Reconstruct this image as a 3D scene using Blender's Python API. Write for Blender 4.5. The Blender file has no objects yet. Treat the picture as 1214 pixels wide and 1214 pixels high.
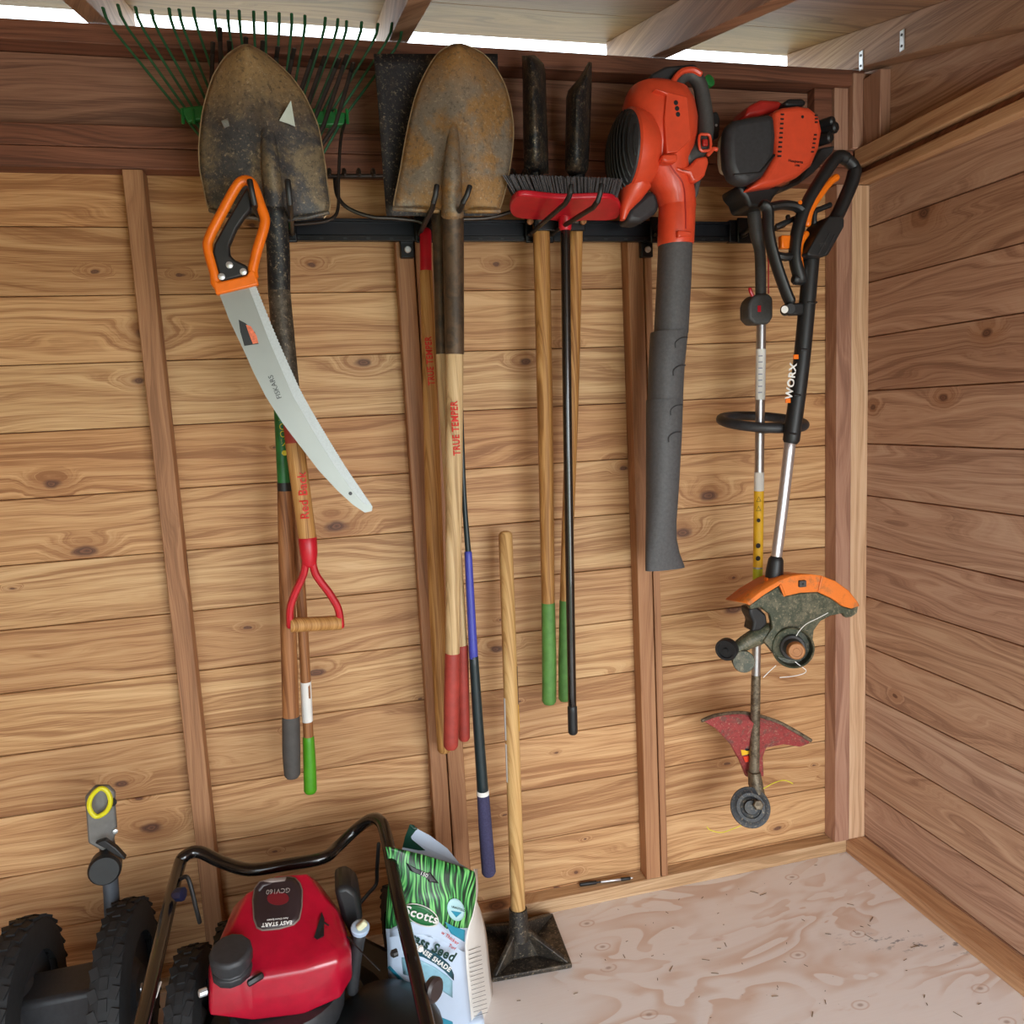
import bpy, bmesh, math, random
from mathutils import Vector as V, Matrix, noise as mnoise

# ------------------------------------------------------------------ camera
SC = bpy.context.scene
COL = SC.collection
CPOS = V((-1.39752, -1.82946, 1.28745))
YAW, PITCH, ROLL, FPX = 0.233322, 0.126230, -0.050934, 911.255
cy, sy, cp, sp, cr, sr = math.cos(YAW), math.sin(YAW), math.cos(PITCH), math.sin(PITCH), math.cos(ROLL), math.sin(ROLL)
FWD = V((sy * cp, cy * cp, -sp)); RGT0 = V((cy, -sy, 0)); UP0 = RGT0.cross(FWD)
RGT = RGT0 * cr + UP0 * sr
UPV = -RGT0 * sr + UP0 * cr
cam_data = bpy.data.cameras.new('camera')
cam = bpy.data.objects.new('camera', cam_data); COL.objects.link(cam)
cam_data.sensor_width = 36.0; cam_data.sensor_fit = 'HORIZONTAL'
cam_data.lens = FPX / 1214 * 36.0
cam_data.clip_start = 0.02
cam.matrix_world = Matrix(((RGT.x, UPV.x, -FWD.x, CPOS.x), (RGT.y, UPV.y, -FWD.y, CPOS.y), (RGT.z, UPV.z, -FWD.z, CPOS.z), (0, 0, 0, 1)))
SC.camera = cam

def ray(px, py):
    return RGT * ((px - 607) / FPX) - UPV * ((py - 607) / FPX) + FWD
def at(px, py, Y):
    d = ray(px, py); return CPOS + d * ((Y - CPOS.y) / d.y)
def atz(px, py, Z):
    d = ray(px, py); return CPOS + d * ((Z - CPOS.z) / d.z)
def ppm(Y):                      # pixels per metre near depth Y
    return FPX / ((Y - CPOS.y) * 1.0)

# ------------------------------------------------------------------ world, light, exposure
W = bpy.data.worlds.new('sky'); SC.world = W; W.use_nodes = True
wn = W.node_tree; wn.nodes.clear()
wo = wn.nodes.new('ShaderNodeOutputWorld'); wb = wn.nodes.new('ShaderNodeBackground')
wb.inputs['Color'].default_value = (0.84, 0.93, 1.0, 1); wb.inputs['Strength'].default_value = 3.4
wn.links.new(wb.outputs[0], wo.inputs[0])
def area_light(name, loc, target, sx, sy_, power, color):
    l = bpy.data.lights.new(name, 'AREA'); l.shape = 'RECTANGLE'; l.size = sx; l.size_y = sy_
    l.energy = power; l.color = color
    o = bpy.data.objects.new(name, l); COL.objects.link(o); o.location = loc
    o.rotation_euler = (V(target) - V(loc)).to_track_quat('-Z', 'Y').to_euler()
    return o
# daylight coming in through the open front of the shed
area_light('doorway_daylight', (-0.45, -2.7, 1.0), (-0.8, 0, 0.7), 1.3, 1.4, 34, (0.93, 0.97, 1.0))
SC.view_settings.view_transform = 'Standard'; SC.view_settings.look = 'None'
SC.view_settings.gamma = 1.0; SC.view_settings.use_curve_mapping = False
SC.view_settings.exposure = 0.42
SC.cycles.max_bounces = 6; SC.cycles.diffuse_bounces = 4; SC.cycles.glossy_bounces = 3; SC.cycles.caustics_reflective = False; SC.cycles.caustics_refractive = False

# ------------------------------------------------------------------ materials
def lin(c):
    return tuple(((x / 255) / 12.92 if x / 255 <= 0.04045 else ((x / 255 + 0.055) / 1.055) ** 2.4) for x in c) + (1.0,)
class NT:
    def __init__(s, name):
        s.m = bpy.data.materials.new(name); s.m.use_nodes = True
        s.n = s.m.node_tree.nodes; s.l = s.m.node_tree.links
        s.b = s.n['Principled BSDF']
    def new(s, t, **kw):
        n = s.n.new('ShaderNode' + t)
        for k, v in kw.items(): setattr(n, k, v)
        return n
    def link(s, a, b): s.l.new(a, b)
    def val(s, sock, v):
        if hasattr(v, 'is_output'): s.link(v, sock)
        else: sock.default_value = v
    def math(s, op, a, b=None, c=None, clamp=False):
        n = s.new('Math', operation=op, use_clamp=clamp)
        for i, v in enumerate((a, b, c)):
            if v is not None: s.val(n.inputs[i], v)
        return n.outputs[0]
    def mix(s, f, a, b, mode='MIX'):
        n = s.new('Mix', data_type='RGBA', blend_type=mode)
        s.val(n.inputs[0], f); s.val(n.inputs[6], a); s.val(n.inputs[7], b)
        return n.outputs[2]
    def ramp(s, f, stops):
        n = s.new('ValToRGB'); e = n.color_ramp.elements
        while len(e) < len(stops): e.new(0.5)
        for i, (p, c) in enumerate(stops): e[i].position = p; e[i].color = c
        s.link(f, n.inputs[0]); return n.outputs[0]
    def smooth(s, v, a, b):
        n = s.new('MapRange', interpolation_type='SMOOTHSTEP')
        s.link(v, n.inputs[0]); n.inputs[1].default_value = a; n.inputs[2].default_value = b
        return n.outputs[0]
    def noise(s, vec, scale, detail=3, rough=0.55, dist=0.0):
        n = s.new('TexNoise'); n.inputs['Scale'].default_value = scale
        n.inputs['Detail'].default_value = detail; n.inputs['Roughness'].default_value = rough
        n.inputs['Distortion'].default_value = dist
        if vec is not None: s.link(vec, n.inputs['Vector'])
        return n.outputs['Fac']
    def comb(s, x, y, z):
        n = s.new('CombineXYZ')
        for i, v in enumerate((x, y, z)): s.val(n.inputs[i], v)
        return n.outputs[0]
    def objco(s):
        return s.new('TexCoord').outputs['Object']
    def sep(s, v):
        n = s.new('SeparateXYZ'); s.link(v, n.inputs[0]); return n.outputs
    def bump(s, h, strength, dist=0.002):
        n = s.new('Bump'); n.inputs['Strength'].default_value = strength; n.inputs['Distance'].default_value = dist
        s.link(h, n.inputs['Height']); s.link(n.outputs[0], s.b.inputs['Normal'])

MATS = {}
def plain(name, rgb, rough=0.5, metal=0.0, var=0.0, scale=40, bump=0.0, coat=0.0):
    if name in MATS: return MATS[name]
    t = NT(name); t.b.inputs['Roughness'].default_value = rough; t.b.inputs['Metallic'].default_value = metal
    if coat: t.b.inputs['Coat Weight'].default_value = coat
    c = lin(rgb); f = t.noise(t.objco(), scale, 4, 0.6)
    d = tuple(x * (1 - var) for x in c[:3]) + (1,); e = tuple(min(1, x * (1 + var)) for x in c[:3]) + (1,)
    t.link(t.ramp(f, [(0.3, d), (0.7, e)]), t.b.inputs['Base Color'])
    if bump: t.bump(f, bump)
    MATS[name] = t.m; return t.m

def wood(name, along, cols, tints, knots=0.5, kscale=(3.0, 6.0), rough=0.62, freq=60, spread=1.0):
    """Cedar boards. along: axis of the grain; cols: dark to light grain; tints: per-piece multipliers."""
    if name in MATS: return MATS[name]
    t = NT(name)
    X = t.sep(t.objco()); r = t.new('ObjectInfo').outputs['Random']
    ax = 'xyz'.index(along); oth = [i for i in range(3) if i != ax]
    off = t.math('MULTIPLY', r, 53.7)
    a = t.math('ADD', X[ax], off)
    c1 = X[oth[1]] if along != 'z' else X[0]
    c2 = X[oth[0]] if along != 'z' else X[1]
    c = t.math('ADD', t.math('ADD', c1, t.math('MULTIPLY', c2, 0.7)), t.math('MULTIPLY', r, 17.3))
    # knots
    vo = t.new('TexVoronoi', voronoi_dimensions='2D'); vo.inputs['Scale'].default_value = 1.0
    wob = t.math('MULTIPLY', t.math('SUBTRACT', t.noise(t.comb(a, c, 0), 30, 2), 0.5), 0.10)
    t.link(t.comb(t.math('ADD', t.math('MULTIPLY', a, kscale[0]), wob), t.math('MULTIPLY', c, kscale[1]), 0), vo.inputs['Vector'])
    d = vo.outputs['Distance']; rnd = t.sep(vo.outputs['Color'])
    has = t.math('LESS_THAN', rnd[0], knots)
    size = t.math('MULTIPLY_ADD', t.math('MULTIPLY', rnd[1], rnd[1]), 0.085, 0.018)
    dn = t.math('DIVIDE', d, size)
    core = t.math('MULTIPLY', t.math('SUBTRACT', 1.0, t.smooth(dn, 0.55, 1.15)), has)
    halo = t.math('MULTIPLY', t.math('SUBTRACT', 1.0, t.smooth(dn, 0.8, 4.0)), has)
    # grain
    big = t.noise(t.comb(t.math('MULTIPLY', a, 1.3), t.math('MULTIPLY', c, 7), 0), 1.0, 2)
    g = t.math('ADD', t.math('MULTIPLY', c, freq), t.math('MULTIPLY', big, 9.0 * spread))
    g = t.math('ADD', g, t.math('MULTIPLY', halo, 3.2))
    gr = t.noise(t.comb(t.math('MULTIPLY', a, 0.9), g, 0), 1.0, 5, 0.68)
    fine = t.noise(t.comb(t.math('MULTIPLY', a, 9), t.math('MULTIPLY', c, 420), 0), 1.0, 2)
    gg = t.math('ADD', gr, t.math('MULTIPLY', t.math('SUBTRACT', fine, 0.5), 0.34))
    col = t.ramp(gg, [(0.30, tuple(x * .86 for x in lin(cols[0])[:3]) + (1,)), (0.40, lin(cols[0])), (0.50, lin(cols[1])), (0.64, lin(cols[2]))])
    blotch = t.noise(t.comb(t.math('MULTIPLY', a, 2.2), t.math('MULTIPLY', c, 5), 3.3), 1.0, 2)
    col = t.mix(t.math('MULTIPLY', blotch, 0.55), col, t.ramp(gg, [(0.3, lin(cols[0])), (0.7, lin(cols[1]))]))
    tint = t.ramp(t.math('FRACT', t.math('MULTIPLY', r, 7.13)), [(i / max(1, len(tints) - 1), tuple(x) + (1,)) for i, x in enumerate(tints)])
    col = t.mix(1.0, col, tint, 'MULTIPLY')
    col = t.mix(t.math('MULTIPLY', halo, 0.45), col, lin((150, 98, 58)))
    kc = t.ramp(t.noise(t.comb(t.math('MULTIPLY', dn, 5), 0, 0), 1.0, 1), [(0.35, lin((66, 42, 34))), (0.65, lin((120, 78, 58)))])
    col = t.mix(t.math('MULTIPLY', core, 0.9), col, kc)
    t.link(col, t.b.inputs['Base Color'])
    t.b.inputs['Roughness'].default_value = rough
    t.bump(gg, 0.25, 0.001)
    MATS[name] = t.m; return t.m

CED = [(166, 122, 82), (206, 166, 120), (228, 196, 152)]
TINT = [(1.0, 0.99, 0.94), (0.93, 0.77, 0.64), (1.06, 1.07, 1.03), (0.80, 0.69, 0.60), (1.05, 1.02, 0.93), (0.90, 0.76, 0.64), (1.04, 1.05, 1.02)]
RED = [(118, 78, 58), (156, 110, 82), (178, 132, 100)]
M_wall = wood('cedar_siding', 'x', CED, TINT, 0.62, (3.2, 6.5))
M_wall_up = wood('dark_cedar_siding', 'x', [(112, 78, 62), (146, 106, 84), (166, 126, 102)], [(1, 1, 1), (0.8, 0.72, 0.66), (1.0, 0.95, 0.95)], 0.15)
M_right = wood('right_cedar_siding', 'y', [(154, 120, 100), (188, 154, 130), (206, 178, 154)], [(1, 1, 1), (0.98, 0.88, 0.84), (1.02, 0.98, 0.9), (0.84, 0.72, 0.66)], 0.22, (4, 6), spread=1.8)
M_stud = wood('cedar_stud', 'z', [(140, 98, 66), (166, 120, 84), (180, 136, 98)], [(1, 1, 1), (1.08, 1.05, 1.02), (0.98, 0.92, 0.88)], 0.08)
M_pink = wood('pink_cedar_stud', 'z', [(146, 104, 84), (174, 130, 106), (186, 146, 122)], [(1, 1, 1)], 0.05)
M_pale = wood('pale_cedar_stud', 'z', [(190, 148, 112), (214, 176, 140), (226, 194, 160)], [(1, 1, 1)], 0.0)
M_platex = wood('cedar_plate', 'x', [(166, 130, 92), (196, 160, 120), (214, 184, 148)], [(1, 1, 1)], 0.15)
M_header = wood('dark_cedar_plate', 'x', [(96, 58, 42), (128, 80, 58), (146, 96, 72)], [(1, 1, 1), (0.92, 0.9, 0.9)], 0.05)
M_platey = wood('cedar_plate_side', 'y', [(166, 120, 84), (194, 150, 110), (212, 172, 132)], [(1, 1, 1)], 0.1)
M_rafter = wood('rafter_wood', 'y', [(134, 100, 76), (164, 128, 98), (184, 148, 118)], [(1, 1, 1), (1.04, 1.02, 1.0)], 0.08)
M_roof = wood('roof_plank_wood', 'x', [(122, 88, 62), (154, 116, 84), (172, 134, 102)], [(1, 1, 1), (0.93, 0.9, 0.88)], 0.1, (1.5, 3), freq=30)

def plywood():
    t = NT('plywood_floor'); X = t.sep(t.objco())
    x, y = X[0], X[1]
    # figure runs along x, slightly skewed
    u = t.math('ADD', t.math('MULTIPLY', x, 2.6), t.math('MULTIPLY', y, 1.1))
    v = t.math('ADD', t.math('MULTIPLY', y, 7.5), t.math('MULTIPLY', x, -0.9))
    n = t.noise(t.comb(u, v, 1.7), 0.9, 3, 0.45, 0.9)
    f1 = t.math('FRACT', t.math('MULTIPLY', n, 7.0))
    line = t.math('MULTIPLY', t.smooth(f1, 0.25, 0.92), t.math('SUBTRACT', 1.0, t.smooth(f1, 0.93, 1.0)))
    line = t.math('MULTIPLY', line, t.smooth(t.noise(t.comb(u, v, 9), 0.8, 3), 0.36, 0.6))
    patch = t.smooth(t.noise(t.comb(u, v, 5), 2.6, 4, 0.6), 0.62, 0.82)
    col = t.mix(t.math('MULTIPLY', line, 0.6), lin((240, 236, 234)), lin((206, 168, 138)))
    col = t.mix(t.math('MULTIPLY', patch, 0.6), col, lin((196, 142, 100)))
    fine = t.noise(t.comb(t.math('MULTIPLY', x, 14), t.math('MULTIPLY', y, 240), 0), 1.0, 3)
    col = t.mix(t.math('MULTIPLY', fine, 0.22), col, lin((204, 190, 180)))
    vo = t.new('TexVoronoi', voronoi_dimensions='2D'); vo.inputs['Scale'].default_value = 1.0
    t.link(t.comb(t.math('MULTIPLY', x, 7), t.math('MULTIPLY', y, 11), 0), vo.inputs['Vector'])
    has = t.math('LESS_THAN', t.sep(vo.outputs['Color'])[0], 0.35)
    d = vo.outputs['Distance']
    ring = t.math('MULTIPLY', t.math('SUBTRACT', 1.0, t.smooth(t.math('ABSOLUTE', t.math('SUBTRACT', d, 0.13)), 0.0, 0.03)), has)
    core = t.math('MULTIPLY', t.math('SUBTRACT', 1.0, t.smooth(d, 0.02, 0.07)), has)
    col = t.mix(t.math('MULTIPLY', ring, 0.45), col, lin((190, 150, 122)))
    col = t.mix(t.math('MULTIPLY', core, 0.6), col, lin((150, 120, 104)))
    sp_ = t.smooth(t.noise(t.objco(), 95, 2), 0.735, 0.80)
    col = t.mix(t.math('MULTIPLY', sp_, 0.8), col, lin((72, 62, 58)))
    g = t.noise(t.comb(t.math('MULTIPLY', x, 26), t.math('MULTIPLY', y, 60), 0), 1.0, 3, 0.7)
    near = t.math('MULTIPLY', t.math('SUBTRACT', 1.0, t.smooth(t.math('ABSOLUTE', t.math('SUBTRACT', y, t.math('MULTIPLY_ADD', x, -0.4, -0.47))), 0.0, 0.05)), t.smooth(x, -0.35, -0.2))
    col = t.mix(t.math('MULTIPLY', t.math('MULTIPLY', t.smooth(g, 0.55, 0.66), near), 0.75), col, lin((92, 96, 104)))
    t.link(col, t.b.inputs['Base Color']); t.b.inputs['Roughness'].default_value = 0.6
    t.bump(n, 0.1, 0.001)
    return t.m
M_floor = plywood()

def dirty_metal(name, base, dirt, amount=0.5, tipmud=None, zspan=None, rim=None, scale=14, metal=0.5, speck=True):
    """Worn shovel steel: base colour, mud/rust patches, mud on the tip (height in object space)."""
    t = NT(name); co = t.objco(); X = t.sep(co)
    n = t.noise(co, scale, 6, 0.68, 0.3)
    col = t.mix(t.smooth(n, 0.62 - amount * 0.35, 0.80 - amount * 0.35), lin(base), lin(dirt))
    if tipmud:
        h = t.math('ADD', X[2], t.math('MULTIPLY', t.math('SUBTRACT', t.noise(co, 18, 5, 0.7), 0.5), 0.14))
        col = t.mix(t.math('MULTIPLY', t.smooth(h, zspan[0], zspan[1]), 0.9), col, lin(tipmud))
    if speck:
        s_ = t.smooth(t.noise(co, 150, 5, 0.8), 0.54, 0.66)
        col = t.mix(t.math('MULTIPLY', s_, 0.5), col, lin((186, 168, 138)))
        s2 = t.smooth(t.noise(co, 115, 5, 0.8), 0.52, 0.64)
        col = t.mix(t.math('MULTIPLY', s2, 0.6), col, tuple(x * 0.35 for x in lin(base)[:3]) + (1,))
    dk = t.noise(co, 60, 4, 0.7)
    col = t.mix(t.math('MULTIPLY', t.smooth(dk, 0.5, 0.75), 0.4), col, tuple(x * 0.45 for x in lin(base)[:3]) + (1,))
    t.link(col, t.b.inputs['Base Color'])
    t.b.inputs['Metallic'].default_value = metal; t.b.inputs['Roughness'].default_value = 0.5
    t.bump(t.noise(co, 130, 5, 0.75), 0.45, 0.002)
    MATS[name] = t.m; return t.m

M_handlewood = wood('ash_handle_wood', 'z', [(140, 94, 44), (182, 132, 72), (206, 160, 100)], [(1, 1, 1)], 0.0, freq=140)
M_handlepale = wood('pale_handle_wood', 'z', [(166, 134, 92), (204, 174, 128), (220, 194, 152)], [(1, 1, 1)], 0.0, freq=120)
M_handletamp = wood('tamper_handle_wood', 'z', [(172, 128, 74), (206, 164, 104), (220, 182, 122)], [(1, 1, 1)], 0.0, freq=120)
M_handledark = wood('brown_handle_wood', 'z', [(118, 72, 38), (152, 100, 58), (174, 120, 74)], [(1, 1, 1)], 0.0, freq=140)
M_black = plain('black_plastic', (26, 28, 30), 0.45, var=0.25)
M_blackm = plain('black_painted_steel', (18, 19, 21), 0.35, 0.2, var=0.2)
M_gloss = plain('gloss_black_paint', (20, 18, 17), 0.25, 0.0, var=0.2, coat=0.5)
M_rail = plain('black_rail_steel', (16, 19, 26), 0.4, 0.3, var=0.15)
M_orange = plain('orange_plastic', (240, 118, 22), 0.35, var=0.08)
M_red = plain('red_plastic', (190, 24, 42), 0.35, var=0.12)
M_blower = plain('orange_red_plastic', (218, 76, 46), 0.38, var=0.08, coat=0.15)
M_bdark = plain('dark_orange_red_plastic', (176, 40, 34), 0.4, var=0.1)
M_grey = plain('grey_plastic', (66, 66, 66), 0.55, var=0.15, scale=200)
M_dgrey = plain('dark_grey_plastic', (46, 47, 50), 0.5, var=0.2, scale=120)
M_tubeg = plain('blower_tube_plastic', (78, 78, 80), 0.6, var=0.18, scale=160, bump=0.15)
M_silver = plain('silver_tube', (206, 206, 210), 0.3, 0.85, var=0.05)
M_steel = plain('steel', (176, 176, 178), 0.3, 0.9, var=0.08)
M_bright = plain('bright_zinc', (214, 218, 220), 0.35, 0.6, var=0.08)
M_white = plain('white_print', (232, 232, 228), 0.6, var=0.03)
M_text = plain('red_print', (204, 40, 30), 0.6, var=0.05)
M_green = plain('green_paint', (30, 112, 52), 0.4, var=0.25)
M_greengrip = plain('green_grip', (86, 134, 62), 0.6, var=0.2)
M_limegrip = plain('lime_grip', (74, 150, 24), 0.45, var=0.12)
M_greygrip = plain('grey_grip', (72, 70, 68), 0.7, var=0.15)
M_redgrip = plain('dull_red_grip', (158, 56, 46), 0.6, var=0.2)
M_rubber = plain('tyre_rubber', (30, 31, 33), 0.75, var=0.3, scale=70)
M_mower = plain('mower_red', (166, 8, 40), 0.3, var=0.12, coat=0.5)
M_yellow = plain('yellow_plastic', (220, 214, 30), 0.5, var=0.08)
M_ylabel = plain('yellow_label', (236, 186, 36), 0.5, var=0.05)
M_cream = plain('cream_plastic', (206, 192, 168), 0.45, var=0.08)
M_blue = plain('blue_paint', (64, 70, 168), 0.4, var=0.1)
M_teal = plain('dark_teal_paint', (24, 40, 44), 0.4, var=0.15)
M_navy = plain('navy_foam', (58, 56, 88), 0.85, var=0.25, scale=300, bump=0.2)
M_grime = dirty_metal('grass_grime_plastic', (64, 70, 54), (104, 100, 80), 0.5, metal=0.0, scale=40)

# ------------------------------------------------------------------ mesh helpers
ORG = {}
def empty(name, loc, label=None, cat=None, group=None, kind=None):
    o = bpy.data.objects.new(name, None); COL.objects.link(o); o.location = loc; o.empty_display_size = 0.05
    ORG[o] = V(loc); props(o, label, cat, group, kind); return o
def props(o, label=None, cat=None, group=None, kind=None):
    if label: o['label'] = label
    if cat: o['category'] = cat
    if group: o['group'] = group
    if kind: o['kind'] = kind
    return o
def frame(d):
    d = d.normalized(); a = V((0, 0, 1)) if abs(d.z) < 0.9 else V((1, 0, 0))
    u = d.cross(a).normalized(); return d, u, d.cross(u).normalized()
class MB:
    def __init__(s): s.v = []; s.f = []
    def add(s, vs, fs):
        k = len(s.v); s.v += [V(p) for p in vs]; s.f += [tuple(i + k for i in f) for f in fs]; return s
    def box(s, c, size, rot=None):
        c = V(c); h = V(size) / 2; vs = []
        for x in (-1, 1):
            for y in (-1, 1):
                for z in (-1, 1):
                    p = V((x * h.x, y * h.y, z * h.z)); vs.append(c + (rot @ p if rot else p))
        return s.add(vs, [(0, 1, 3, 2), (4, 6, 7, 5), (0, 4, 5, 1), (2, 3, 7, 6), (0, 2, 6, 4), (1, 5, 7, 3)])
    def span(s, x0, x1, y0, y1, z0, z1):
        return s.box(((x0 + x1) / 2, (y0 + y1) / 2, (z0 + z1) / 2), (x1 - x0, y1 - y0, z1 - z0))
    def tube(s, pts, r, n=12, closed=False, flat=None, rnd=True, up=None):
        """Sweep along pts; r scalar or list; flat=(a,b) cross-section factors; rounded ends."""
        pts = [V(p) for p in pts]; m = len(pts); rs = list(r) if hasattr(r, '__len__') else [r] * m
        if not closed and rnd:
            d0 = (pts[0] - pts[1]).normalized(); d1 = (pts[-1] - pts[-2]).normalized()
            a, b = rs[0], rs[-1]
            pts = [pts[0] + d0 * a * .55, pts[0] + d0 * a * .4] + pts + [pts[-1] + d1 * b * .4, pts[-1] + d1 * b * .55]
            rs = [a * .35, a * .75] + rs + [b * .75, b * .35]; m = len(pts)
        fa, fb = flat or (1, 1); rings = []; u0 = None
        for i in range(m):
            if closed: d = pts[(i + 1) % m] - pts[i - 1]
            else: d = pts[min(i + 1, m - 1)] - pts[max(i - 1, 0)]
            if d.length < 1e-9: d = V((0, 0, 1))
            d.normalize()
            if u0 is None: u = (V(up) - d * d.dot(V(up))).normalized() if up else frame(d)[1]
            else: u = (u0 - d * d.dot(u0)).normalized()
            u0 = u; w = d.cross(u)
            rings.append([pts[i] + (u * math.cos(2 * math.pi * k / n) * fa + w * math.sin(2 * math.pi * k / n) * fb) * rs[i] for k in range(n)])
        vs = [p for q in rings for p in q]; fs = []
        for i in range(m if closed else m - 1):
            j = (i + 1) % m
            for k in range(n):
                l = (k + 1) % n; fs.append((i * n + k, i * n + l, j * n + l, j * n + k))
        if not closed: fs += [tuple(range(n))[::-1], tuple((m - 1) * n + k for k in range(n))]
        return s.add(vs, fs)
    def lathe(s, o, axis, prof, n=32, cap=True):
        d, u, w = frame(V(axis)); o = V(o); vs = []; fs = []; m = len(prof)
        for t, r in prof:
            for k in range(n):
                a = 2 * math.pi * k / n; vs.append(o + d * t + (u * math.cos(a) + w * math.sin(a)) * r)
        for i in range(m - 1):
            for k in range(n):
                l = (k + 1) % n; fs.append((i * n + k, i * n + l, (i + 1) * n + l, (i + 1) * n + k))
        if cap: fs += [tuple(range(n))[::-1], tuple((m - 1) * n + k for k in range(n))]
        return s.add(vs, fs)
    def prism(s, pts, vec):
        pts = [V(p) for p in pts]; m = len(pts); vec = V(vec)
        vs = pts + [p + vec for p in pts]
        fs = [tuple(range(m)), tuple(range(m, 2 * m))[::-1]] + [(i, i + m, (i + 1) % m + m, (i + 1) % m) for i in range(m)]
        return s.add(vs, fs)
    def grid(s, fn, nu, nv):
        vs = [fn(i / nu, j / nv) for j in range(nv + 1) for i in range(nu + 1)]
        return s.add(vs, [(j * (nu + 1) + i, j * (nu + 1) + i + 1, (j + 1) * (nu + 1) + i + 1, (j + 1) * (nu + 1) + i) for j in range(nv) for i in range(nu)])
    def build(s, name, mat, parent=None, bevel=0.0, segs=2, solid=0.0, smooth=True, sub=0, origin=None, angle=35, local=False):
        o0 = V(origin) if origin is not None else (ORG[parent] if parent is not None else V((0, 0, 0)))
        me = bpy.data.meshes.new(name); me.from_pydata([p if local else p - o0 for p in s.v], [], s.f)
        bm = bmesh.new(); bm.from_mesh(me); bmesh.ops.recalc_face_normals(bm, faces=bm.faces); bm.to_mesh(me); bm.free()
        me.materials.append(mat)
        if smooth: me.polygons.foreach_set('use_smooth', [True] * len(me.polygons)); 
        o = bpy.data.objects.new(name, me); COL.objects.link(o); ORG[o] = o0
        if parent is not None:
            o.parent = parent
            if origin is not None: o.location = o0 - ORG[parent]
        else: o.location = o0
        if solid:
            md = o.modifiers.new('thickness', 'SOLIDIFY'); md.thickness = solid; md.offset = 0
        if bevel:
            md = o.modifiers.new('rounding', 'BEVEL'); md.width = bevel; md.segments = segs; md.limit_method = 'ANGLE'; md.angle_limit = math.radians(30)
        if sub:
            md = o.modifiers.new('smoothing', 'SUBSURF'); md.levels = sub; md.render_levels = sub
        if smooth and not sub:
            me.set_sharp_from_angle(angle=math.radians(angle if not bevel else 50))
        return o
def tocam(px, py, r=0.0, u=0.0):
    return (-ray(px, py).normalized() + RGT * r + UPV * u).normalized()
def P(pts, Y):                    # pixels of the photo -> points on the vertical plane at depth Y
    return [at(x, y, Y) for x, y in pts]
def slab(pts, Y, depth):          # an outline at depth Y, extruded away from the camera
    return MB().prism(P(pts, Y), (0, depth, 0))
def zoom(ox, oy, s):              # converts coordinates read off an enlarged crop
    return lambda pts: [(ox + x * s, oy + y * s) for x, y in pts]
def curve(pts, k=6):              # Catmull-Rom through points
    pts = [V(p) for p in pts]; out = []
    for i in range(len(pts) - 1):
        a = pts[max(i - 1, 0)]; b = pts[i]; c = pts[i + 1]; d = pts[min(i + 2, len(pts) - 1)]
        for j in range(k):
            t = j / k; out.append(0.5 * ((2 * b) + (c - a) * t + (2 * a - 5 * b + 4 * c - d) * t * t + (3 * b - a - 3 * c + d) * t ** 3))
    return out + [pts[-1]]
def loop(pts, k=4):
    pts = [V(p) for p in pts]; n = len(pts); out = []
    for i in range(n):
        a, b, c, d = pts[i - 1], pts[i], pts[(i + 1) % n], pts[(i + 2) % n]
        for j in range(k):
            t = j / k; out.append(0.5 * ((2 * b) + (c - a) * t + (2 * a - 5 * b + 4 * c - d) * t * t + (3 * b - a - 3 * c + d) * t ** 3))
    return out
def lettering(txt, origin, right, up, size, mat, parent, name='lettering', extrude=0.0004, wrap=None, squeeze=1.0, bold=0.0):
    """Flat letters centred at origin; right/up world directions; wrap=(axis point, radius) bends it round a shaft."""
    cu = bpy.data.curves.new(name, 'FONT'); cu.body = txt; cu.size = size; cu.align_x = 'CENTER'; cu.align_y = 'CENTER'; cu.extrude = extrude
    cu.space_character = 1.0 + bold * 3; cu.resolution_u = 3; cu.offset = size * bold
    tmp = bpy.data.objects.new('tmp', cu); COL.objects.link(tmp)
    dg = bpy.context.evaluated_depsgraph_get(); me = bpy.data.meshes.new_from_object(tmp.evaluated_get(dg))
    bpy.data.objects.remove(tmp); me.name = name
    r = V(right).normalized(); u = V(up).normalized(); nrm = r.cross(u).normalized(); origin = V(origin); o0 = ORG[parent]
    for v in me.vertices:
        x, y, z = v.co.x * squeeze, v.co.y, v.co.z
        if wrap:
            a = y / wrap; p = origin + r * x + u * (wrap * math.sin(a)) + nrm * (z + wrap * (math.cos(a) - 1))
        else: p = origin + r * x + u * y + nrm * z
        v.co = p - o0
    me.materials.clear(); me.materials.append(mat)
    o = bpy.data.objects.new(name, me); COL.objects.link(o); o.parent = parent; ORG[o] = o0
    return o
def copy_piece(o, loc=None):
    c = o.copy(); COL.objects.link(c); c.parent = o.parent; ORG[c] = ORG[o]
    if loc is not None: c.location = loc
    return c

# ------------------------------------------------------------------ the shed
XR, XL, YF = 0.015, -2.95, -2.6          # right wall, left wall, open front
SD = 0.044                               # depth of studs and plates
EXPO = 0.14                              # board exposure
Z0 = 1.5813                              # one board joint
ROOF = lambda y: 2.19 + 0.25 * (y + 0.044)

fl = MB().span(XL, XR, YF, 0.0, -0.02, 0.0).build('floor', M_floor, smooth=False); props(fl, 'pale plywood floor of the shed', None, None, 'structure')
gd = MB().span(-30, 30, -30, 30, -0.3, -0.22)
M_lawn = plain('lawn', (128, 132, 96), 0.9, var=0.4, scale=6)
props(gd.build('ground', M_lawn, smooth=False), 'lawn outside the shed', None, None, 'structure')

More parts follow.
